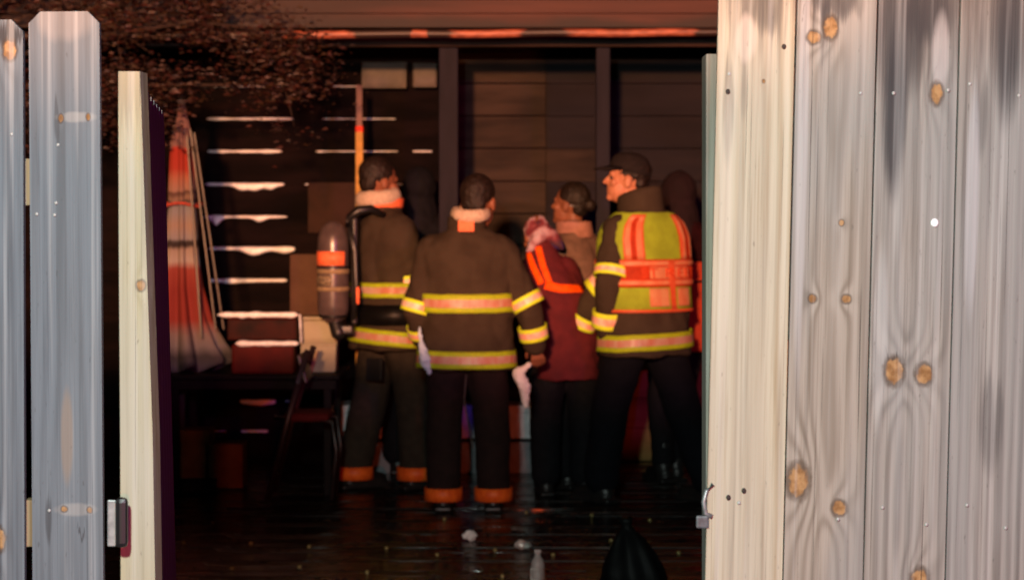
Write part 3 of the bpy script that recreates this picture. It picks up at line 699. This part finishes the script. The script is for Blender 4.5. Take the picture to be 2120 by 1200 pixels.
def person(px, d, k, rot, label, torso, elbows, feet=((-.13, 0), (.14, .02)), head=(0, 0, 0), hoff=(0, .02, 0), coat=None, trou=None, voxel=.012, hair=True, group=None, wrinkle=.011, knees=.03, hands=True, coat_r=1.0, hand_curl=.5, leg_r=1.0, hs=1.04, skin='skin2'):
    root = empty('person', ((px-CX)/F*d, d, 0), rot); root.scale = (k, k, k)
    tag(root, label, 'person', group)
    s = F/d; Rm = Matrix.Rotation(-rot, 3, 'Z')
    def lp(q):   # (column, row, depth offset) -> local point
        return Rm @ Vector(((q[0]-px)/s/k, q[2]/k, (EYE-(q[1]-HZ)/s)/k))
    H = Vector(hoff)+Vector((0, 0, 1.675))
    Rh = Matrix.Translation(H) @ Matrix.Rotation(head[0], 4, 'Z') @ Matrix.Rotation(head[1], 4, 'X') @ Matrix.Rotation(head[2], 4, 'Y') @ Matrix.Scale(hs, 4)
    h = lambda x, y, z: Rh @ Vector((x, y, z))
    bm = bmesh.new()
    ell(bm, h(0, -.012, .028), (.076, .098, .100), Rh.to_3x3().to_4x4())
    ell(bm, h(0, .030, -.055), (.060, .066, .066), Rh.to_3x3().to_4x4())
    caps(bm, h(-.03, .072, .022), h(.03, .072, .022), .018, .018)           # brow
    caps(bm, h(0, .083, .012), h(0, .107, -.022), .009, .0135)               # nose
    caps(bm, h(-.012, .092, -.026), h(.012, .092, -.026), .010, .010)
    caps(bm, h(-.018, .084, -.052), h(.018, .084, -.052), .0095, .0095)      # lips
    caps(bm, h(-.016, .081, -.066), h(.016, .081, -.066), .0095, .0095)
    caps(bm, h(-.012, .074, -.095), h(.012, .074, -.095), .020, .020)        # chin
    for sx in (-1, 1):
        ell(bm, h(sx*.045, .060, -.020), (.022, .022, .022))                 # cheek
        ell(bm, h(sx*.079, -.008, -.012), (.010, .020, .032), Rh.to_3x3().to_4x4())
    nb = Vector((sect(torso, 1.50)[0], sect(torso, 1.50)[1], 1.46))
    caps(bm, h(0, -.022, -.05), nb, .054, .064)
    caps(bm, nb-Vector((0, 0, .06)), (sect(torso, 1.0)[0], sect(torso, 1.0)[1], 1.0), .105, .105); caps(bm, (-.05, 0, .92), (.05, 0, .92), .11, .11)
    arms = []
    for sx, sd in ((-1, 'L'), (1, 'R')):
        zsh = 1.405; c = sect(torso, 1.37)
        sh = Vector((c[0]+sx*(c[2]-.075), c[1], zsh)); el, wr = lp(elbows[sd][0]), lp(elbows[sd][1])
        caps(bm, sh, el, .05, .042); caps(bm, el, wr, .042, .030)
        n = Rm @ Vector((0, 1, 0)) if sd == 'L' else Rm @ Vector((0, 1, 0))
        if hands: hand(bm, wr, wr-el, n, hand_curl, 1 if sd == 'L' else -1)
        arms.append((sh, el, wr))
    legs = []
    for sx, (fx, fy) in zip((-1, 1), feet):
        hp = Vector((sx*.10, 0, .90)); an = Vector((fx, fy, .10)); kn = hp.lerp(an, .5)+Vector((sx*.01, knees, .02))
        caps(bm, hp, kn, .085, .058); caps(bm, kn, an, .056, .042); caps(bm, an-Vector((0, .03, .05)), an+Vector((0, .13, -.06)), .035, .028); legs.append((hp, kn, an))
    link('body', remesh(bm, voxel if hands else max(voxel, .012), 3), M[skin], root)
    # coat
    bm = bmesh.new(); rows_ = []
    z = torso[0][0]
    while z < 1.585:
        rows_.append([spt(torso, z, 2*math.pi*j/40) for j in range(40)]); z += .02
    rings(bm, rows_)
    for sh, el, wr in arms:
        caps(bm, sh, el, .090*coat_r, .078*coat_r, 16); caps(bm, el, wr, .078*coat_r, .064*coat_r, 16)
        # square the cuff
    def wr_fn(c):
        q = c.x*.5+c.z; return wrinkle*(mnoise.noise(Vector((c.x*9, c.y*9, c.z*5)))+.6*mnoise.noise(Vector((c.x*16+4, c.y*16, c.z*22)))+1.5*(abs(mnoise.noise(Vector((c.x*6+c.z*3, c.y*6, c.z*3.2-c.x*2))))-.22))
    jk = link('coat', remesh(bm, .011, 4, wr_fn), coat, root)
    # trousers
    bm = bmesh.new()
    caps(bm, (-.07, 0, .88), (.07, 0, .88), .135*leg_r, .135*leg_r, 16)
    for hp, kn, an in legs:
        caps(bm, hp, kn, .118*leg_r, .100*leg_r, 16); caps(bm, kn, Vector((an.x, an.y, .13)), .100*leg_r, .092*leg_r, 16)
    link('trousers', remesh(bm, .014, 3, lambda c: .007*(mnoise.noise(Vector((c.x*8, c.y*8, c.z*6)))+.6*mnoise.noise(Vector((c.x*12, c.y*12, c.z*20))))), trou, root)
    for hp, kn, an in legs:
        bm = bmesh.new(); a = Vector((an.x, an.y, 0))
        caps(bm, a+Vector((0, -.03, .055)), a+Vector((0, .16, .042)), .050, .040, 14); caps(bm, a+Vector((0, -.01, .09)), a+Vector((0, 0, .22)), .058, .060, 14); box(bm, a+Vector((0, .055, .014)), (.098, .30, .028), None, .008)
        link('boot', remesh(bm, .009, 2), M['boot'], root)
    if hair:
        bm = bmesh.new()
        ell(bm, h(0, -.024, .046), (.084, .098, .092), Rh.to_3x3().to_4x4()); ell(bm, h(0, -.066, -.010), (.066, .046, .055), Rh.to_3x3().to_4x4())
        link('hair', remesh(bm, .006, 2, lambda c: .004*mnoise.noise(c*60)+.002*mnoise.noise(c*140)), M['hair'], root)
    root['arms'] = 0; del root['arms']
    return root, arms, legs, h, lp
def cuffs(root, legs, mat, z0=.055, z1=.125):
    for hp, kn, an in legs:
        bm = bmesh.new(); rws = [[Vector((an.x+.104*math.cos(t), an.y+.104*math.sin(t), z)) for t in [2*math.pi*j/28 for j in range(28)]] for z in (z0, (z0+z1)/2, z1)]
        vs = [[bm.verts.new(p) for p in r] for r in rws]
        for a, b in zip(vs[:-1], vs[1:]):
            for j in range(28): bm.faces.new((a[j], a[(j+1) % 28], b[(j+1) % 28], b[j]))
        bmesh.ops.recalc_face_normals(bm, faces=bm.faces[:]); bmesh.ops.solidify(bm, geom=bm.faces[:], thickness=.004)
        me = bpy.data.meshes.new('c'); bm.to_mesh(me); bm.free(); link('trouser_cuff_band', me, mat, root, True)
def collar(root, T, z0, z1, r, mat, name='collar', cy=0, tilt=0, thick=.008, cx=0):
    bm = bmesh.new(); rws = []
    for f in (0, .3, .6, .85, 1):
        z = z0+(z1-z0)*f; rr = r*(1-.06*f)
        rws.append([bm.verts.new(Vector((cx+rr*math.cos(t), cy+rr*1.08*math.sin(t)+f*.012, z+tilt*math.sin(t)*f+.004*mnoise.noise((math.cos(t)*3, math.sin(t)*3, f*2))))) for t in [2*math.pi*j/36 for j in range(36)]])
    for a, b in zip(rws[:-1], rws[1:]):
        for j in range(36): bm.faces.new((a[j], a[(j+1) % 36], b[(j+1) % 36], b[j]))
    bmesh.ops.recalc_face_normals(bm, faces=bm.faces[:]); bmesh.ops.solidify(bm, geom=bm.faces[:], thickness=-thick)
    me = bpy.data.meshes.new('c'); bm.to_mesh(me); bm.free(); return link(name, me, mat, root, True)
def hoodroll(root, c, r, t, mat, name='hood_roll', tilt=.3):
    bm = bmesh.new(); pts = []
    n = 32; rws = []
    for j in range(n+1):
        a = 2*math.pi*j/n; tt = t*(1+.25*mnoise.noise((math.cos(a)*2, math.sin(a)*2, 1))); ctr = Vector(c)+Vector((r*math.cos(a), r*math.sin(a), tilt*r*math.sin(a)))
        u = Vector((math.cos(a), math.sin(a), 0)); rws.append([ctr+u*tt*.7*math.cos(b)+Vector((0, 0, 1))*tt*math.sin(b) for b in [2*math.pi*q/10 for q in range(10)]])
    rings(bm, rws[:-1]+[rws[0]], False); bmesh.ops.remove_doubles(bm, verts=bm.verts[:], dist=1e-5)
    return link(name, tomesh(bm), mat, root, True)
YT = [M['limetape'], M['silvertape']]
FG = 'firefighters in brown coats'

# P2: centre firefighter, back to the camera
T2 = tors(COAT)
p2, arms2, legs2, h2, lp2 = person(966, 12.0, 1.012, 0, 'firefighter in brown coat with yellow bands, back turned, centre of the group', T2,
    {'L': ((864, 640, -.02), (876, 700, .06)), 'R': ((1093, 628, -.02), (1108, 712, .03))}, feet=((-.125, 0), (.145, .0)), head=(-.35, -.12, 0), hoff=(.065, .03, -.012), hs=1.13, coat=M['coat'], trou=M['blackcloth'] if False else mottled('dark_trouser_fabric', (.022, .012, .011), (.015, .009, .008), 20, .9, .15, .25), voxel=.006, group=FG)
band(p2, T2, 1.072, 1.172, YT); band(p2, T2, .775, .868, YT)
for sh, el, wr in arms2:
    sleeve_band(p2, sh, el, .86, 1.06, .091, YT); sleeve_band(p2, el, wr, .55, .88, .080, YT)
collar(p2, T2, 1.49, 1.585, .100, M['coat'], cy=.0)
hoodroll(p2, (.022, -.012, 1.598), .084, .036, M['hood'], tilt=.12)
o = link('collar_patch', B((.0, -.112, 1.535), (.085, .006, .060), Matrix.Rotation(-.25, 4, 'X'), .002), M['orangetape'], p2)
cuffs(p2, legs2, M['cuffband'])
bm = bmesh.new(); tube(bm, [(.0, -.13, .74), (-.01, -.125, .6), (.02, -.12, .45), (.035, -.115, .35)], .004, 6); link('trouser_seam', tomesh(bm), mottled('seam_thread', (.10, .07, .06), (.07, .05, .04), 30, .9), p2)

# P1: left firefighter with an air pack
T1 = tors(COAT, lean=-.07)
p1, arms1, legs1, h1, lp1 = person(806, 12.93, 1.085, R(-58), 'firefighter with cream hood down and air cylinder, standing at the left', T1,
    {'R': ((846, 588, -.15), (868, 668, .10)), 'L': ((830, 600, .25), (860, 640, .38))}, feet=((-.12, -.15), (.08, .12)), head=(.0, -.10, 0), hoff=(-.01, -.055, -.01), coat=M['coat'], trou=M['olive'], voxel=.006, group=FG)
band(p1, T1, 1.045, 1.125, YT); band(p1, T1, .79, .872, YT, arch=.02, aph=-math.pi/2-.6)
band(p1, T1, .90, 1.01, [M['black']], off=.018, strips=(0, 1), idx=(0,), name='waist_belt')
for sh, el, wr in arms1:
    sleeve_band(p1, sh, el, .80, 1.0, .093, YT); sleeve_band(p1, el, wr, .6, .9, .080, YT)
collar(p1, T1, 1.49, 1.59, .105, M['coat'], cy=-.055)
hoodroll(p1, (0, -.070, 1.580), .092, .046, M['hood'], tilt=.10)
collar(p1, T1, 1.528, 1.578, .113, M['orangetape'], 'collar_stripe', cy=-.055, thick=.004)
cuffs(p1, legs1, M['cuffband'])
pk1 = link('trouser_pocket', B((.10, -.145, .66), (.10, .02, .12), Matrix.Rotation(.5, 4, 'Z'), .006), M['black'], p1)

dA = 12.68; sA = F/dA
ap = empty('air_pack', ((690-CX)/sA, dA, 0)); tag(ap, 'grey air cylinder with orange band in black harness on the left firefighter', 'air cylinder')
def az(py): return EYE-(py-HZ)/sA
cylm = mottled('grey_composite', (.105, .078, .075), (.075, .056, .055), 18, .28, .6)
bm = bmesh.new(); rws = []
for py, r in ((668, .025), (664, .055), (656, .075), (645, .088), (632, .092), (510, .092), (490, .088), (475, .074), (465, .052), (458, .026)):
    rws.append([(r*math.cos(t), r*math.sin(t), az(py)) for t in [2*math.pi*j/40 for j in range(40)]])
rings(bm, rws); cyl = link('cylinder', tomesh(bm), cylm, ap, True)
def cband(py0, py1, mat, name, r=.0945, a0=0, a1=6.2832):
    bm = bmesh.new(); full = a1-a0 > 6.2; n = 40; c = n if full else n+1
    vs = [[bm.verts.new((r*math.cos(a0+(a1-a0)*j/n), r*math.sin(a0+(a1-a0)*j/n), az(py))) for j in range(c)] for py in (py0, py1)]
    for j in range(c if full else c-1): bm.faces.new((vs[0][j], vs[0][(j+1) % c], vs[1][(j+1) % c], vs[1][j]))
    bmesh.ops.recalc_face_normals(bm, faces=bm.faces[:]); bmesh.ops.solidify(bm, geom=bm.faces[:], thickness=.003)
    me = bpy.data.meshes.new('c'); bm.to_mesh(me); bm.free(); return link(name, me, mat, cyl, True)
cband(549, 520, M['orangetape'], 'orange_band', a0=R(150), a1=R(320)); labm = mottled('tan_label', (.36, .27, .15), (.24, .18, .10), 30, .5, .4)
cband(566, 557, labm, 'label_stripe'); cband(602, 593, labm, 'label_stripe')
lb2 = Mat('printed_label', .5); lb2.color(lb2.mix((.30, .24, .15), (.03, .025, .02), lb2.noise(60, 60, 190, 2, 3).ss(.50, .58))); cband(590, 570, lb2.m, 'printed_label', a0=R(165), a1=R(268))
cband(554, 550, M['black'], 'black_ring', .096); cband(657, 651, M['black'], 'black_ring', .085)
bm = bmesh.new(); caps(bm, (.01, 0, az(668)), (.03, -.01, az(688)), .040, .045); box(bm, (.07, 0, az(682)), (.10, .08, .06), None, .015); link('valve', remesh(bm, .006, 2), M['black'], ap)
bm = bmesh.new(); ell(bm, (.015, -.045, az(662)), (.02, .012, .01)); link('valve_rim', tomesh(bm), M['steel'], ap, True)
bm = bmesh.new(); box(bm, (.125, .05, az(560)), (.035, .24, .62), None, .015); link('back_frame', tomesh(bm), M['black'], ap)
bm = bmesh.new(); tube(bm, [(.09, -.02, az(470)), (.105, -.045, az(450)), (.15, -.05, az(436)), (.22, -.03, az(432)), (.29, .02, az(445))], [.022, .028, .03, .024, .02], 10); link('shoulder_strap', tomesh(bm), M['black'], ap, True)
bm = bmesh.new(); tube(bm, [(.10, -.08, az(470)), (.13, -.09, az(520)), (.14, -.09, az(600)), (.12, -.08, az(660))], .016, 8); link('hose', tomesh(bm), M['black'], ap, True)
bm = bmesh.new(); caps(bm, (.150, -.115, az(596)), (.150, -.115, az(625)), .011, .009); link('gauge_tag', tomesh(bm), M['orangetape'], ap, True)

# P5: man in cap and lime vest, head in profile to the left
T5 = tors(COAT, lean=.03)
p5, arms5, legs5, h5, lp5 = person(1336, 12.3, 1.085, R(42), 'man in black cap and lime safety vest, looking left, at the right', T5,
    {'L': ((1262, 572, -.19), (1254, 676, -.12)), 'R': ((1240, 610, .22), (1205, 680, .28))}, feet=((-.16, .16), (.24, -.22)), head=(R(44), .10, 0), hoff=(-.02, .115, -.004), coat=M['coat'], trou=mottled('navy_trouser_fabric', (.005, .005, .008), (.0035, .0035, .006), 20, .9, .15, .25), voxel=.0055, hair=True, skin='skin')
band(p5, T5, .80, .885, YT, arch=.012, aph=-math.pi/2+1.2)
for sh, el, wr in arms5:
    sleeve_band(p5, sh, el, .80, 1.02, .093, YT); sleeve_band(p5, el, wr, .66, .98, .080, YT)
collar(p5, T5, 1.46, 1.600, .112, M['coat'], cy=.028, tilt=-.035)
BK = -math.pi/2
VO = .022
vb = band(p5, T5, 1.00, 1.50, [M['vest']], off=VO, strips=(0, .2, .4, .6, .8, 1), idx=(0,)*5, name='vest', wav=.006)
def vband(z0, z1, mat, off, a0, a1, name): return band(p5, T5, z0, z1, [mat], off=off, a0=a0, a1=a1, strips=(0, .25, .5, .75, 1), idx=(0,)*4, name=name, n=48, wav=0)
vband(.993, 1.008, M['orangetape'], VO+.005, 0, 2*math.pi, 'vest_piping')
darko = mottled('deep_orange_fabric', (.80, .085, .02), (.65, .06, .015), 20, .7, .3)
vband(1.120, 1.262, darko, VO+.005, 0, 2*math.pi, 'vest_belt')
vband(1.128, 1.160, M['silvertape'] if False else M['orangetape'], VO+.009, 0, 2*math.pi, 'vest_stripe')
vband(1.226, 1.258, M['orangetape'], VO+.009, 0, 2*math.pi, 'vest_stripe')
palep = mottled('pale_orange_tape', (1.0, .56, .30), (1.0, .36, .17), 18, .45, .4, 0, (1, 1, .6))
vband(1.135, 1.153, palep, VO+.012, 0, 2*math.pi, 'vest_stripe'); vband(1.233, 1.251, palep, VO+.012, 0, 2*math.pi, 'vest_stripe')
for ac in (-.80, .50):
    vband(1.258, 1.49, M['orangetape'], VO+.006, BK+ac-.26, BK+ac+.26, 'shoulder_stripe')
    vband(1.262, 1.48, palep, VO+.010, BK+ac-.21, BK+ac-.08, 'shoulder_stripe'); vband(1.262, 1.48, palep, VO+.010, BK+ac+.08, BK+ac+.21, 'shoulder_stripe')
for ac in (-.80, .50):
    vband(1.262, 1.47, darko, VO+.009, BK+ac-.06, BK+ac+.06, 'shoulder_stripe')
vband(1.008, 1.262, M['orangetape'], VO+.014, BK-.055, BK+.045, 'back_strip')
for a0, a1 in ((-.50, -.07), (.09, .46)): vband(1.022, 1.116, palep, VO+.010, BK+a0, BK+a1, 'back_panel')
# letters on the belt
vband(1.163, 1.223, palep, VO+.011, BK-.47, BK+.48, 'letter_panel')
fc_ = bpy.data.curves.new('lettering', 'FONT'); fc_.body = 'ST REET'; fc_.size = .075; fc_.align_x = 'CENTER'; fc_.extrude = .001; fc_.space_character = 1.1
fo = bpy.data.objects.new('lettering', fc_); COL.objects.link(fo)
me = bpy.data.meshes.new_from_object(fo.evaluated_get(bpy.context.evaluated_depsgraph_get())); bpy.data.objects.remove(fo)
for v in me.vertices:
    a = BK+v.co.x/.215; q = spt(T5, 1.168+v.co.y*.95, a, VO+.0165+v.co.z); v.co = q
link('lettering', me, darko, p5)
# cap
capm = mottled('black_cap_fabric', (.012, .009, .009), (.018, .013, .013), 40, .85, .2, .2)
bm = bmesh.new(); Rh5 = (h5(0, 0, 0), h5(1, 0, 0)-h5(0, 0, 0), h5(0, 1, 0)-h5(0, 0, 0), h5(0, 0, 1)-h5(0, 0, 0))
rws = []
for f in [i/12 for i in range(13)]:
    t = f*math.pi/2; zc = .038+.098*math.sin(t); rr = math.cos(t)**.6 if f < 1 else .02
    rws.append([h5(.089*rr*math.cos(a), -.012+.108*rr*math.sin(a), zc+(.012*math.sin(a)*(1-f))) for a in [2*math.pi*j/36 for j in range(36)]])
rings(bm, rws); capo = link('cap', tomesh(bm), capm, p5, True)
bm = bmesh.new(); rws = []
for i in range(13):
    a = R(20)+R(140)*i/12; c, s_ = math.cos(a), math.sin(a)
    rws.append([h5(.088*c, -.012+.106*s_, .056+.006), h5(.080*c, .075+.095*s_, .040), h5(.080*c, .075+.095*s_, .034), h5(.088*c, -.012+.106*s_, .048)])
rings(bm, rws); link('cap_brim', tomesh(bm), capm, capo, True)
bm = bmesh.new(); ell(bm, h5(0, -.012, .140), (.008, .008, .006)); link('cap_button', tomesh(bm), capm, capo, True)
for sx in (-1, 1):
    bm = bmesh.new(); ell(bm, h5(sx*.032, .0765, .002), (.012, .011, .010)); link('eye', tomesh(bm), mottled('dark_eye', (.05, .03, .025), (.03, .02, .018), 40, .3), p5, True)

# P3: tan coat, head turned left
T3 = tors(COAT, lean=.05, wide=.93)
p3, arms3, legs3, h3, lp3 = person(1196, 13.05, 1.0, R(48), 'person with dark tied back hair and plain tan coat, facing left', T3,
    {'L': ((1150, 600, -.2), (1130, 660, .0)), 'R': ((1190, 600, .25), (1150, 640, .35))}, head=(R(15), .10, 0), hoff=(0, .06, .0), coat=M['tancoat'], trou=M['blackcloth'], voxel=.008)
collar(p3, T3, 1.48, 1.575, .100, mottled('salmon_collar', (.42, .20, .15), (.30, .14, .10), 20, .9, .2), cy=.02)
bm = bmesh.new(); ell(bm, h3(0, -.125, .01), (.038, .036, .038)); link('hair_bun', remesh(bm, .006, 2, lambda c: .004*mnoise.noise(c*70)), M['hair'], p3)
bm = bmesh.new(); tube(bm, [h3(-.082, -.01, .0), h3(-.085, -.05, .0), h3(-.06, -.09, -.01)], .004, 6); link('glasses_arm', tomesh(bm), M['steel'], p3, True)

# P4: bowed person in maroon
T4 = [(z, a-.10*max(0, z-.8)/.6 if False else a+(-.14*max(0, z-1.0)/.5), b+.10*max(0, z-1.0), rx, ry) for z, a, b, rx, ry in
      [(.72, 0, 0, .20, .17), (.9, 0, 0, .20, .165), (1.1, 0, 0, .205, .16), (1.25, 0, 0, .20, .15), (1.36, 0, 0, .175, .14), (1.43, 0, 0, .14, .12), (1.50, 0, .0, .10, .10), (1.58, 0, 0, .07, .08)]]
p4, arms4, legs4, h4, lp4 = person(1172, 12.62, .93, R(8), 'shorter bowed person in maroon coat with bright orange stripes', T4,
    {'L': ((1118, 600, .06), (1130, 680, .22)), 'R': ((1205, 640, .06), (1200, 700, .22))}, feet=((-.12, .05), (.12, .05)), head=(.3, -.45, 0), hoff=(-.165, .10, -.075), coat=M['maroon'], trou=M['blackcloth'], voxel=.009, hair=False, coat_r=.9)
from mathutils.bvhtree import BVHTree
def ribbon(root, coat, pts, w, mat, name, off=.006, n=16):
    """strip of tape lying on the coat: photo points are carried onto the coat's own surface"""
    bpy.context.view_layer.update()
    Mi = root.matrix_world.inverted(); me = coat.data
    bv = BVHTree.FromPolygons([v.co for v in me.vertices], [p.vertices[:] for p in me.polygons])
    org = Mi @ Vector((0, 0, EYE)); ctr = []; last = None
    seg = len(pts)-1
    for k in range(n+1):
        f = k/n*seg; i = min(int(f), seg-1); t = f-i
        px = pts[i][0]+(pts[i+1][0]-pts[i][0])*t; py = pts[i][1]+(pts[i+1][1]-pts[i][1])*t
        d = (Mi @ P(px, py, 12.0))-org; hit = bv.ray_cast(org, d.normalized())
        if hit[0] is not None: ctr.append((hit[0], hit[1]))
    rws = []
    for k, (c, nn) in enumerate(ctr):
        tg = (ctr[min(k+1, len(ctr)-1)][0]-ctr[max(k-1, 0)][0]).normalized(); sd = tg.cross(nn).normalized(); row = []
        for q in (-.5, -.17, .17, .5):
            p = c+sd*w*q; nr = bv.find_nearest(p); row.append(nr[0]+nr[1]*off)
        rws.append(row)
    bm = bmesh.new(); vs = [[bm.verts.new(p) for p in r_] for r_ in rws]
    for a, b in zip(vs[:-1], vs[1:]):
        for j in range(3): bm.faces.new((a[j], a[j+1], b[j+1], b[j]))
    bmesh.ops.recalc_face_normals(bm, faces=bm.faces[:]); bmesh.ops.solidify(bm, geom=bm.faces[:], thickness=.003)
    me = bpy.data.meshes.new('rb'); bm.to_mesh(me); bm.free(); return link(name, me, mat, root, True)
ck4 = [c for c in p4.children if c.name.startswith('coat')][0]
ribbon(p4, ck4, [(1128, 590), (1160, 597), (1222, 598)], .052, M['hotorange'], 'orange_stripe')
ribbon(p4, ck4, [(1114, 510), (1124, 550), (1140, 592)], .040, M['hotorange'], 'orange_stripe')
ribbon(p4, ck4, [(1092, 518), (1104, 552), (1121, 588)], .040, M['hotorange'], 'orange_stripe')
scf = Mat('pink_white_print', .8); scf.color(scf.ramp(scf.noise(5, 5, 5, 2, 8.2), [(.36, (.50, .46, .52)), (.48, (.46, .30, .34)), (.54, (.20, .03, .04)), (.60, (.05, .015, .03)), (.66, (.06, .03, .22)), (.72, (.35, .22, .26))]))
bm = bmesh.new(); ell(bm, h4(0, -.02, .02), (.088, .112, .100)); caps(bm, h4(-.02, -.06, -.03), h4(-.11, -.06, -.12), .055, .012); caps(bm, h4(.03, -.08, -.02), h4(.09, -.09, -.10), .05, .03)
link('head_scarf', remesh(bm, .008, 2, lambda c: .016*mnoise.noise(c*17)+.006*mnoise.noise(c*45)), scf.m, p4)

# P6: figure in orange red behind the man with the vest
T6 = tors(COAT, wide=.98)
p6, arms6, legs6, h6, lp6 = person(1404, 13.3, 1.035, R(20), 'hooded figure in orange red coat behind the man with the vest', T6,
    {'L': ((1350, 600, -.05), (1345, 690, .08)), 'R': ((1480, 600, -.05), (1480, 690, .08))}, feet=((-.10, 0), (.0, .05)), leg_r=.72, head=(.2, 0, 0), coat=M['redcoat'], trou=M['blackcloth'], voxel=.012, hair=False)
bm = bmesh.new(); ell(bm, h6(0, -.02, .025), (.105, .118, .122)); caps(bm, h6(0, -.03, -.06), (0, -.02, 1.42), .10, .14)
hd = remesh(bm, .010, 3, lambda c: .006*mnoise.noise(c*20)); link('hood', hd, mottled('dark_hood_fabric', (.020, .010, .012), (.014, .008, .009), 16, .9, .15), p6)
band(p6, T6, 1.29, 1.52, [mottled('dark_maroon_yoke', (.050, .010, .012), (.030, .007, .009), 10, .9, .15)], off=.020, strips=(0, .25, .5, .75, 1), idx=(0,)*4, name='yoke')
band(p6, T6, 1.17, 1.182, [M['black']], off=.016, strips=(0, 1), idx=(0,), name='dark_seam')
# P7: dark figure between the two firefighters
T7 = tors(COAT)
p7, arms7, legs7, h7, lp7 = person(868, 13.75, 1.06, R(10), 'dark navy figure standing far back between the two firefighters', T7,
    {'L': ((815, 600, 0), (815, 690, .1)), 'R': ((935, 600, 0), (935, 690, .1))}, coat=M['navy'], trou=M['blackcloth'], voxel=.012, hair=False)
bm = bmesh.new(); ell(bm, h7(0, -.02, .02), (.100, .128, .118)); caps(bm, h7(0, -.02, -.06), (0, -.01, 1.44), .095, .13); link('hood', remesh(bm, .010, 3, lambda c: .006*mnoise.noise(c*20)), M['navy'], p7)

# things in the centre firefighter's hands
def crumple(name, pts, rad, mat, label, cat, seed):
    c = Vector(pts[0]); bm = bmesh.new()
    for a, b, r0, r1 in zip(pts[:-1], pts[1:], rad[:-1], rad[1:]): caps(bm, Vector(a)-c, Vector(b)-c, r0, r1, 10)
    o = link(name, remesh(bm, .005, 1, lambda q: .007*mnoise.noise(q*38+Vector((seed, 0, 0)))+.004*mnoise.noise(q*90)), mat); o.location = c; tag(o, label, cat); return o
whitem_ = mottled('white_cloth', (.92, .90, .86), (.80, .76, .72), 20, .8, .3)
blue_ = mottled('pale_blue_cloth', (.62, .78, .92), (.50, .66, .82), 20, .7, .3)
crumple('crumpled_cloth', [P(1098, 752, 11.86), P(1072, 772, 11.86), P(1086, 800, 11.86), P(1088, 838, 11.88)], [.010, .030, .034, .016], whitem_, "white crumpled cloth hanging from the centre firefighter's right hand", 'cloth', 1)
crumple('crumpled_glove', [P(868, 678, 11.84), P(873, 715, 11.84), P(880, 745, 11.84), P(888, 770, 11.86)], [.006, .016, .032, .015], blue_, "pale blue crumpled glove in the centre firefighter's left hand", 'glove', 5)

# ------------------------------------------------------------------ litter on the deck
def litter(px, py, r, mat, label, seed):
    d = ground_d(py); bm = bmesh.new(); ell(bm, (0, 0, 0), r, None, 24, 14)
    me = remesh(bm, .004, 0, lambda q: .010*mnoise.noise(q*42+Vector((seed, 0, 0)))+.005*mnoise.noise(q*110)); zmin = min(v.co.z for v in me.vertices)
    me.polygons.foreach_set('use_smooth', [False]*len(me.polygons))
    o = link('crumpled_wrapper', me, mat); o.location = ((px-CX)/F*d, d, -zmin+.002); tag(o, label, 'wrapper'); return o
litter(972, 1120, (.032, .026, .026), whitem_, 'ball of crumpled white paper on the dark deck', 2)
litter(1082, 1138, (.042, .03, .020), mottled('foil', (.85, .78, .70), (.50, .42, .38), 40, .3, .6, 0, (1, 1, 1), .3), 'low glinting foil wrapper on the deck beside the bottle', 6)
litter(1075, 1100, (.045, .03, .008), mottled('wet_grey_paper', (.16, .12, .10), (.10, .08, .07), 30, .6), 'flat dull wrapper on the deck behind the foil', 8)
dB = ground_d(1204)
bt = empty('water_bottle', ((1113-CX)/F*dB, dB, .002)); tag(bt, 'small plastic bottle with white label standing on the deck', 'bottle')
glassm = Mat('clear_plastic', .15, 0, .5); glassm.color((.62, .60, .58)); glassm.b.inputs['Transmission Weight'].default_value = .55; glassm.b.inputs['IOR'].default_value = 1.3
bm = bmesh.new(); rws = [[(r*math.cos(t), r*math.sin(t), z) for t in [2*math.pi*j/28 for j in range(28)]] for z, r in ((0, .026), (.006, .030), (.075, .030), (.092, .026), (.112, .014), (.122, .0125), (.126, .0125))]
rings(bm, rws); link('bottle_body', tomesh(bm), glassm.m, bt, True)
bm = bmesh.new(); tube(bm, [(0, 0, .126), (0, 0, .140)], .0145, 20); link('bottle_cap', tomesh(bm), mottled('grey_cap', (.40, .38, .36), (.3, .28, .27), 20, .5), bt, True)
bm = bmesh.new(); tube(bm, [(0, 0, .012), (0, 0, .060)], .0312, 28, False); lab = tomesh(bm)
lbm = Mat('bottle_label', .5); lbm.color(lbm.mix((.80, .84, .80), (.20, .07, .035), (lbm.x).ss(.002, .006))); link('bottle_label', lab, lbm.m, bt, True)
dG = ground_d(1215)
bm = bmesh.new(); rws = []
for z, rr, ox in ((0, .125, .02), (.02, .140, .02), (.08, .128, .012), (.15, .100, 0), (.21, .068, -.012), (.245, .036, -.02), (.262, .018, -.022), (.285, .030, -.026), (.30, .034, -.028)):
    row = []
    for t in range(48):
        a = 2*math.pi*t/48; w = rr*(1+.10*math.sin(a*7+z*9)*(1-z*2)+.16*mnoise.noise((math.cos(a)*1.6, math.sin(a)*1.6, z*7)))
        row.append((ox+w*math.cos(a), w*.8*math.sin(a), z+.012*mnoise.noise((math.cos(a)*3, math.sin(a)*3, z*9))*(z > .01)))
    rws.append(row)
rings(bm, rws); me = tomesh(bm); me.polygons.foreach_set('use_smooth', [True]*len(me.polygons))
zmin = min(v.co.z for v in me.vertices)
bag = link('rubbish_bag', me, mottled('black_bag_film', (.003, .003, .0035), (.005, .005, .005), 20, .55, .12, .2)); bag.location = ((1308-CX)/F*dG, dG, -zmin+.001); tag(bag, 'black rubbish bag on the deck at the bottom edge right of the bottle', 'bag')
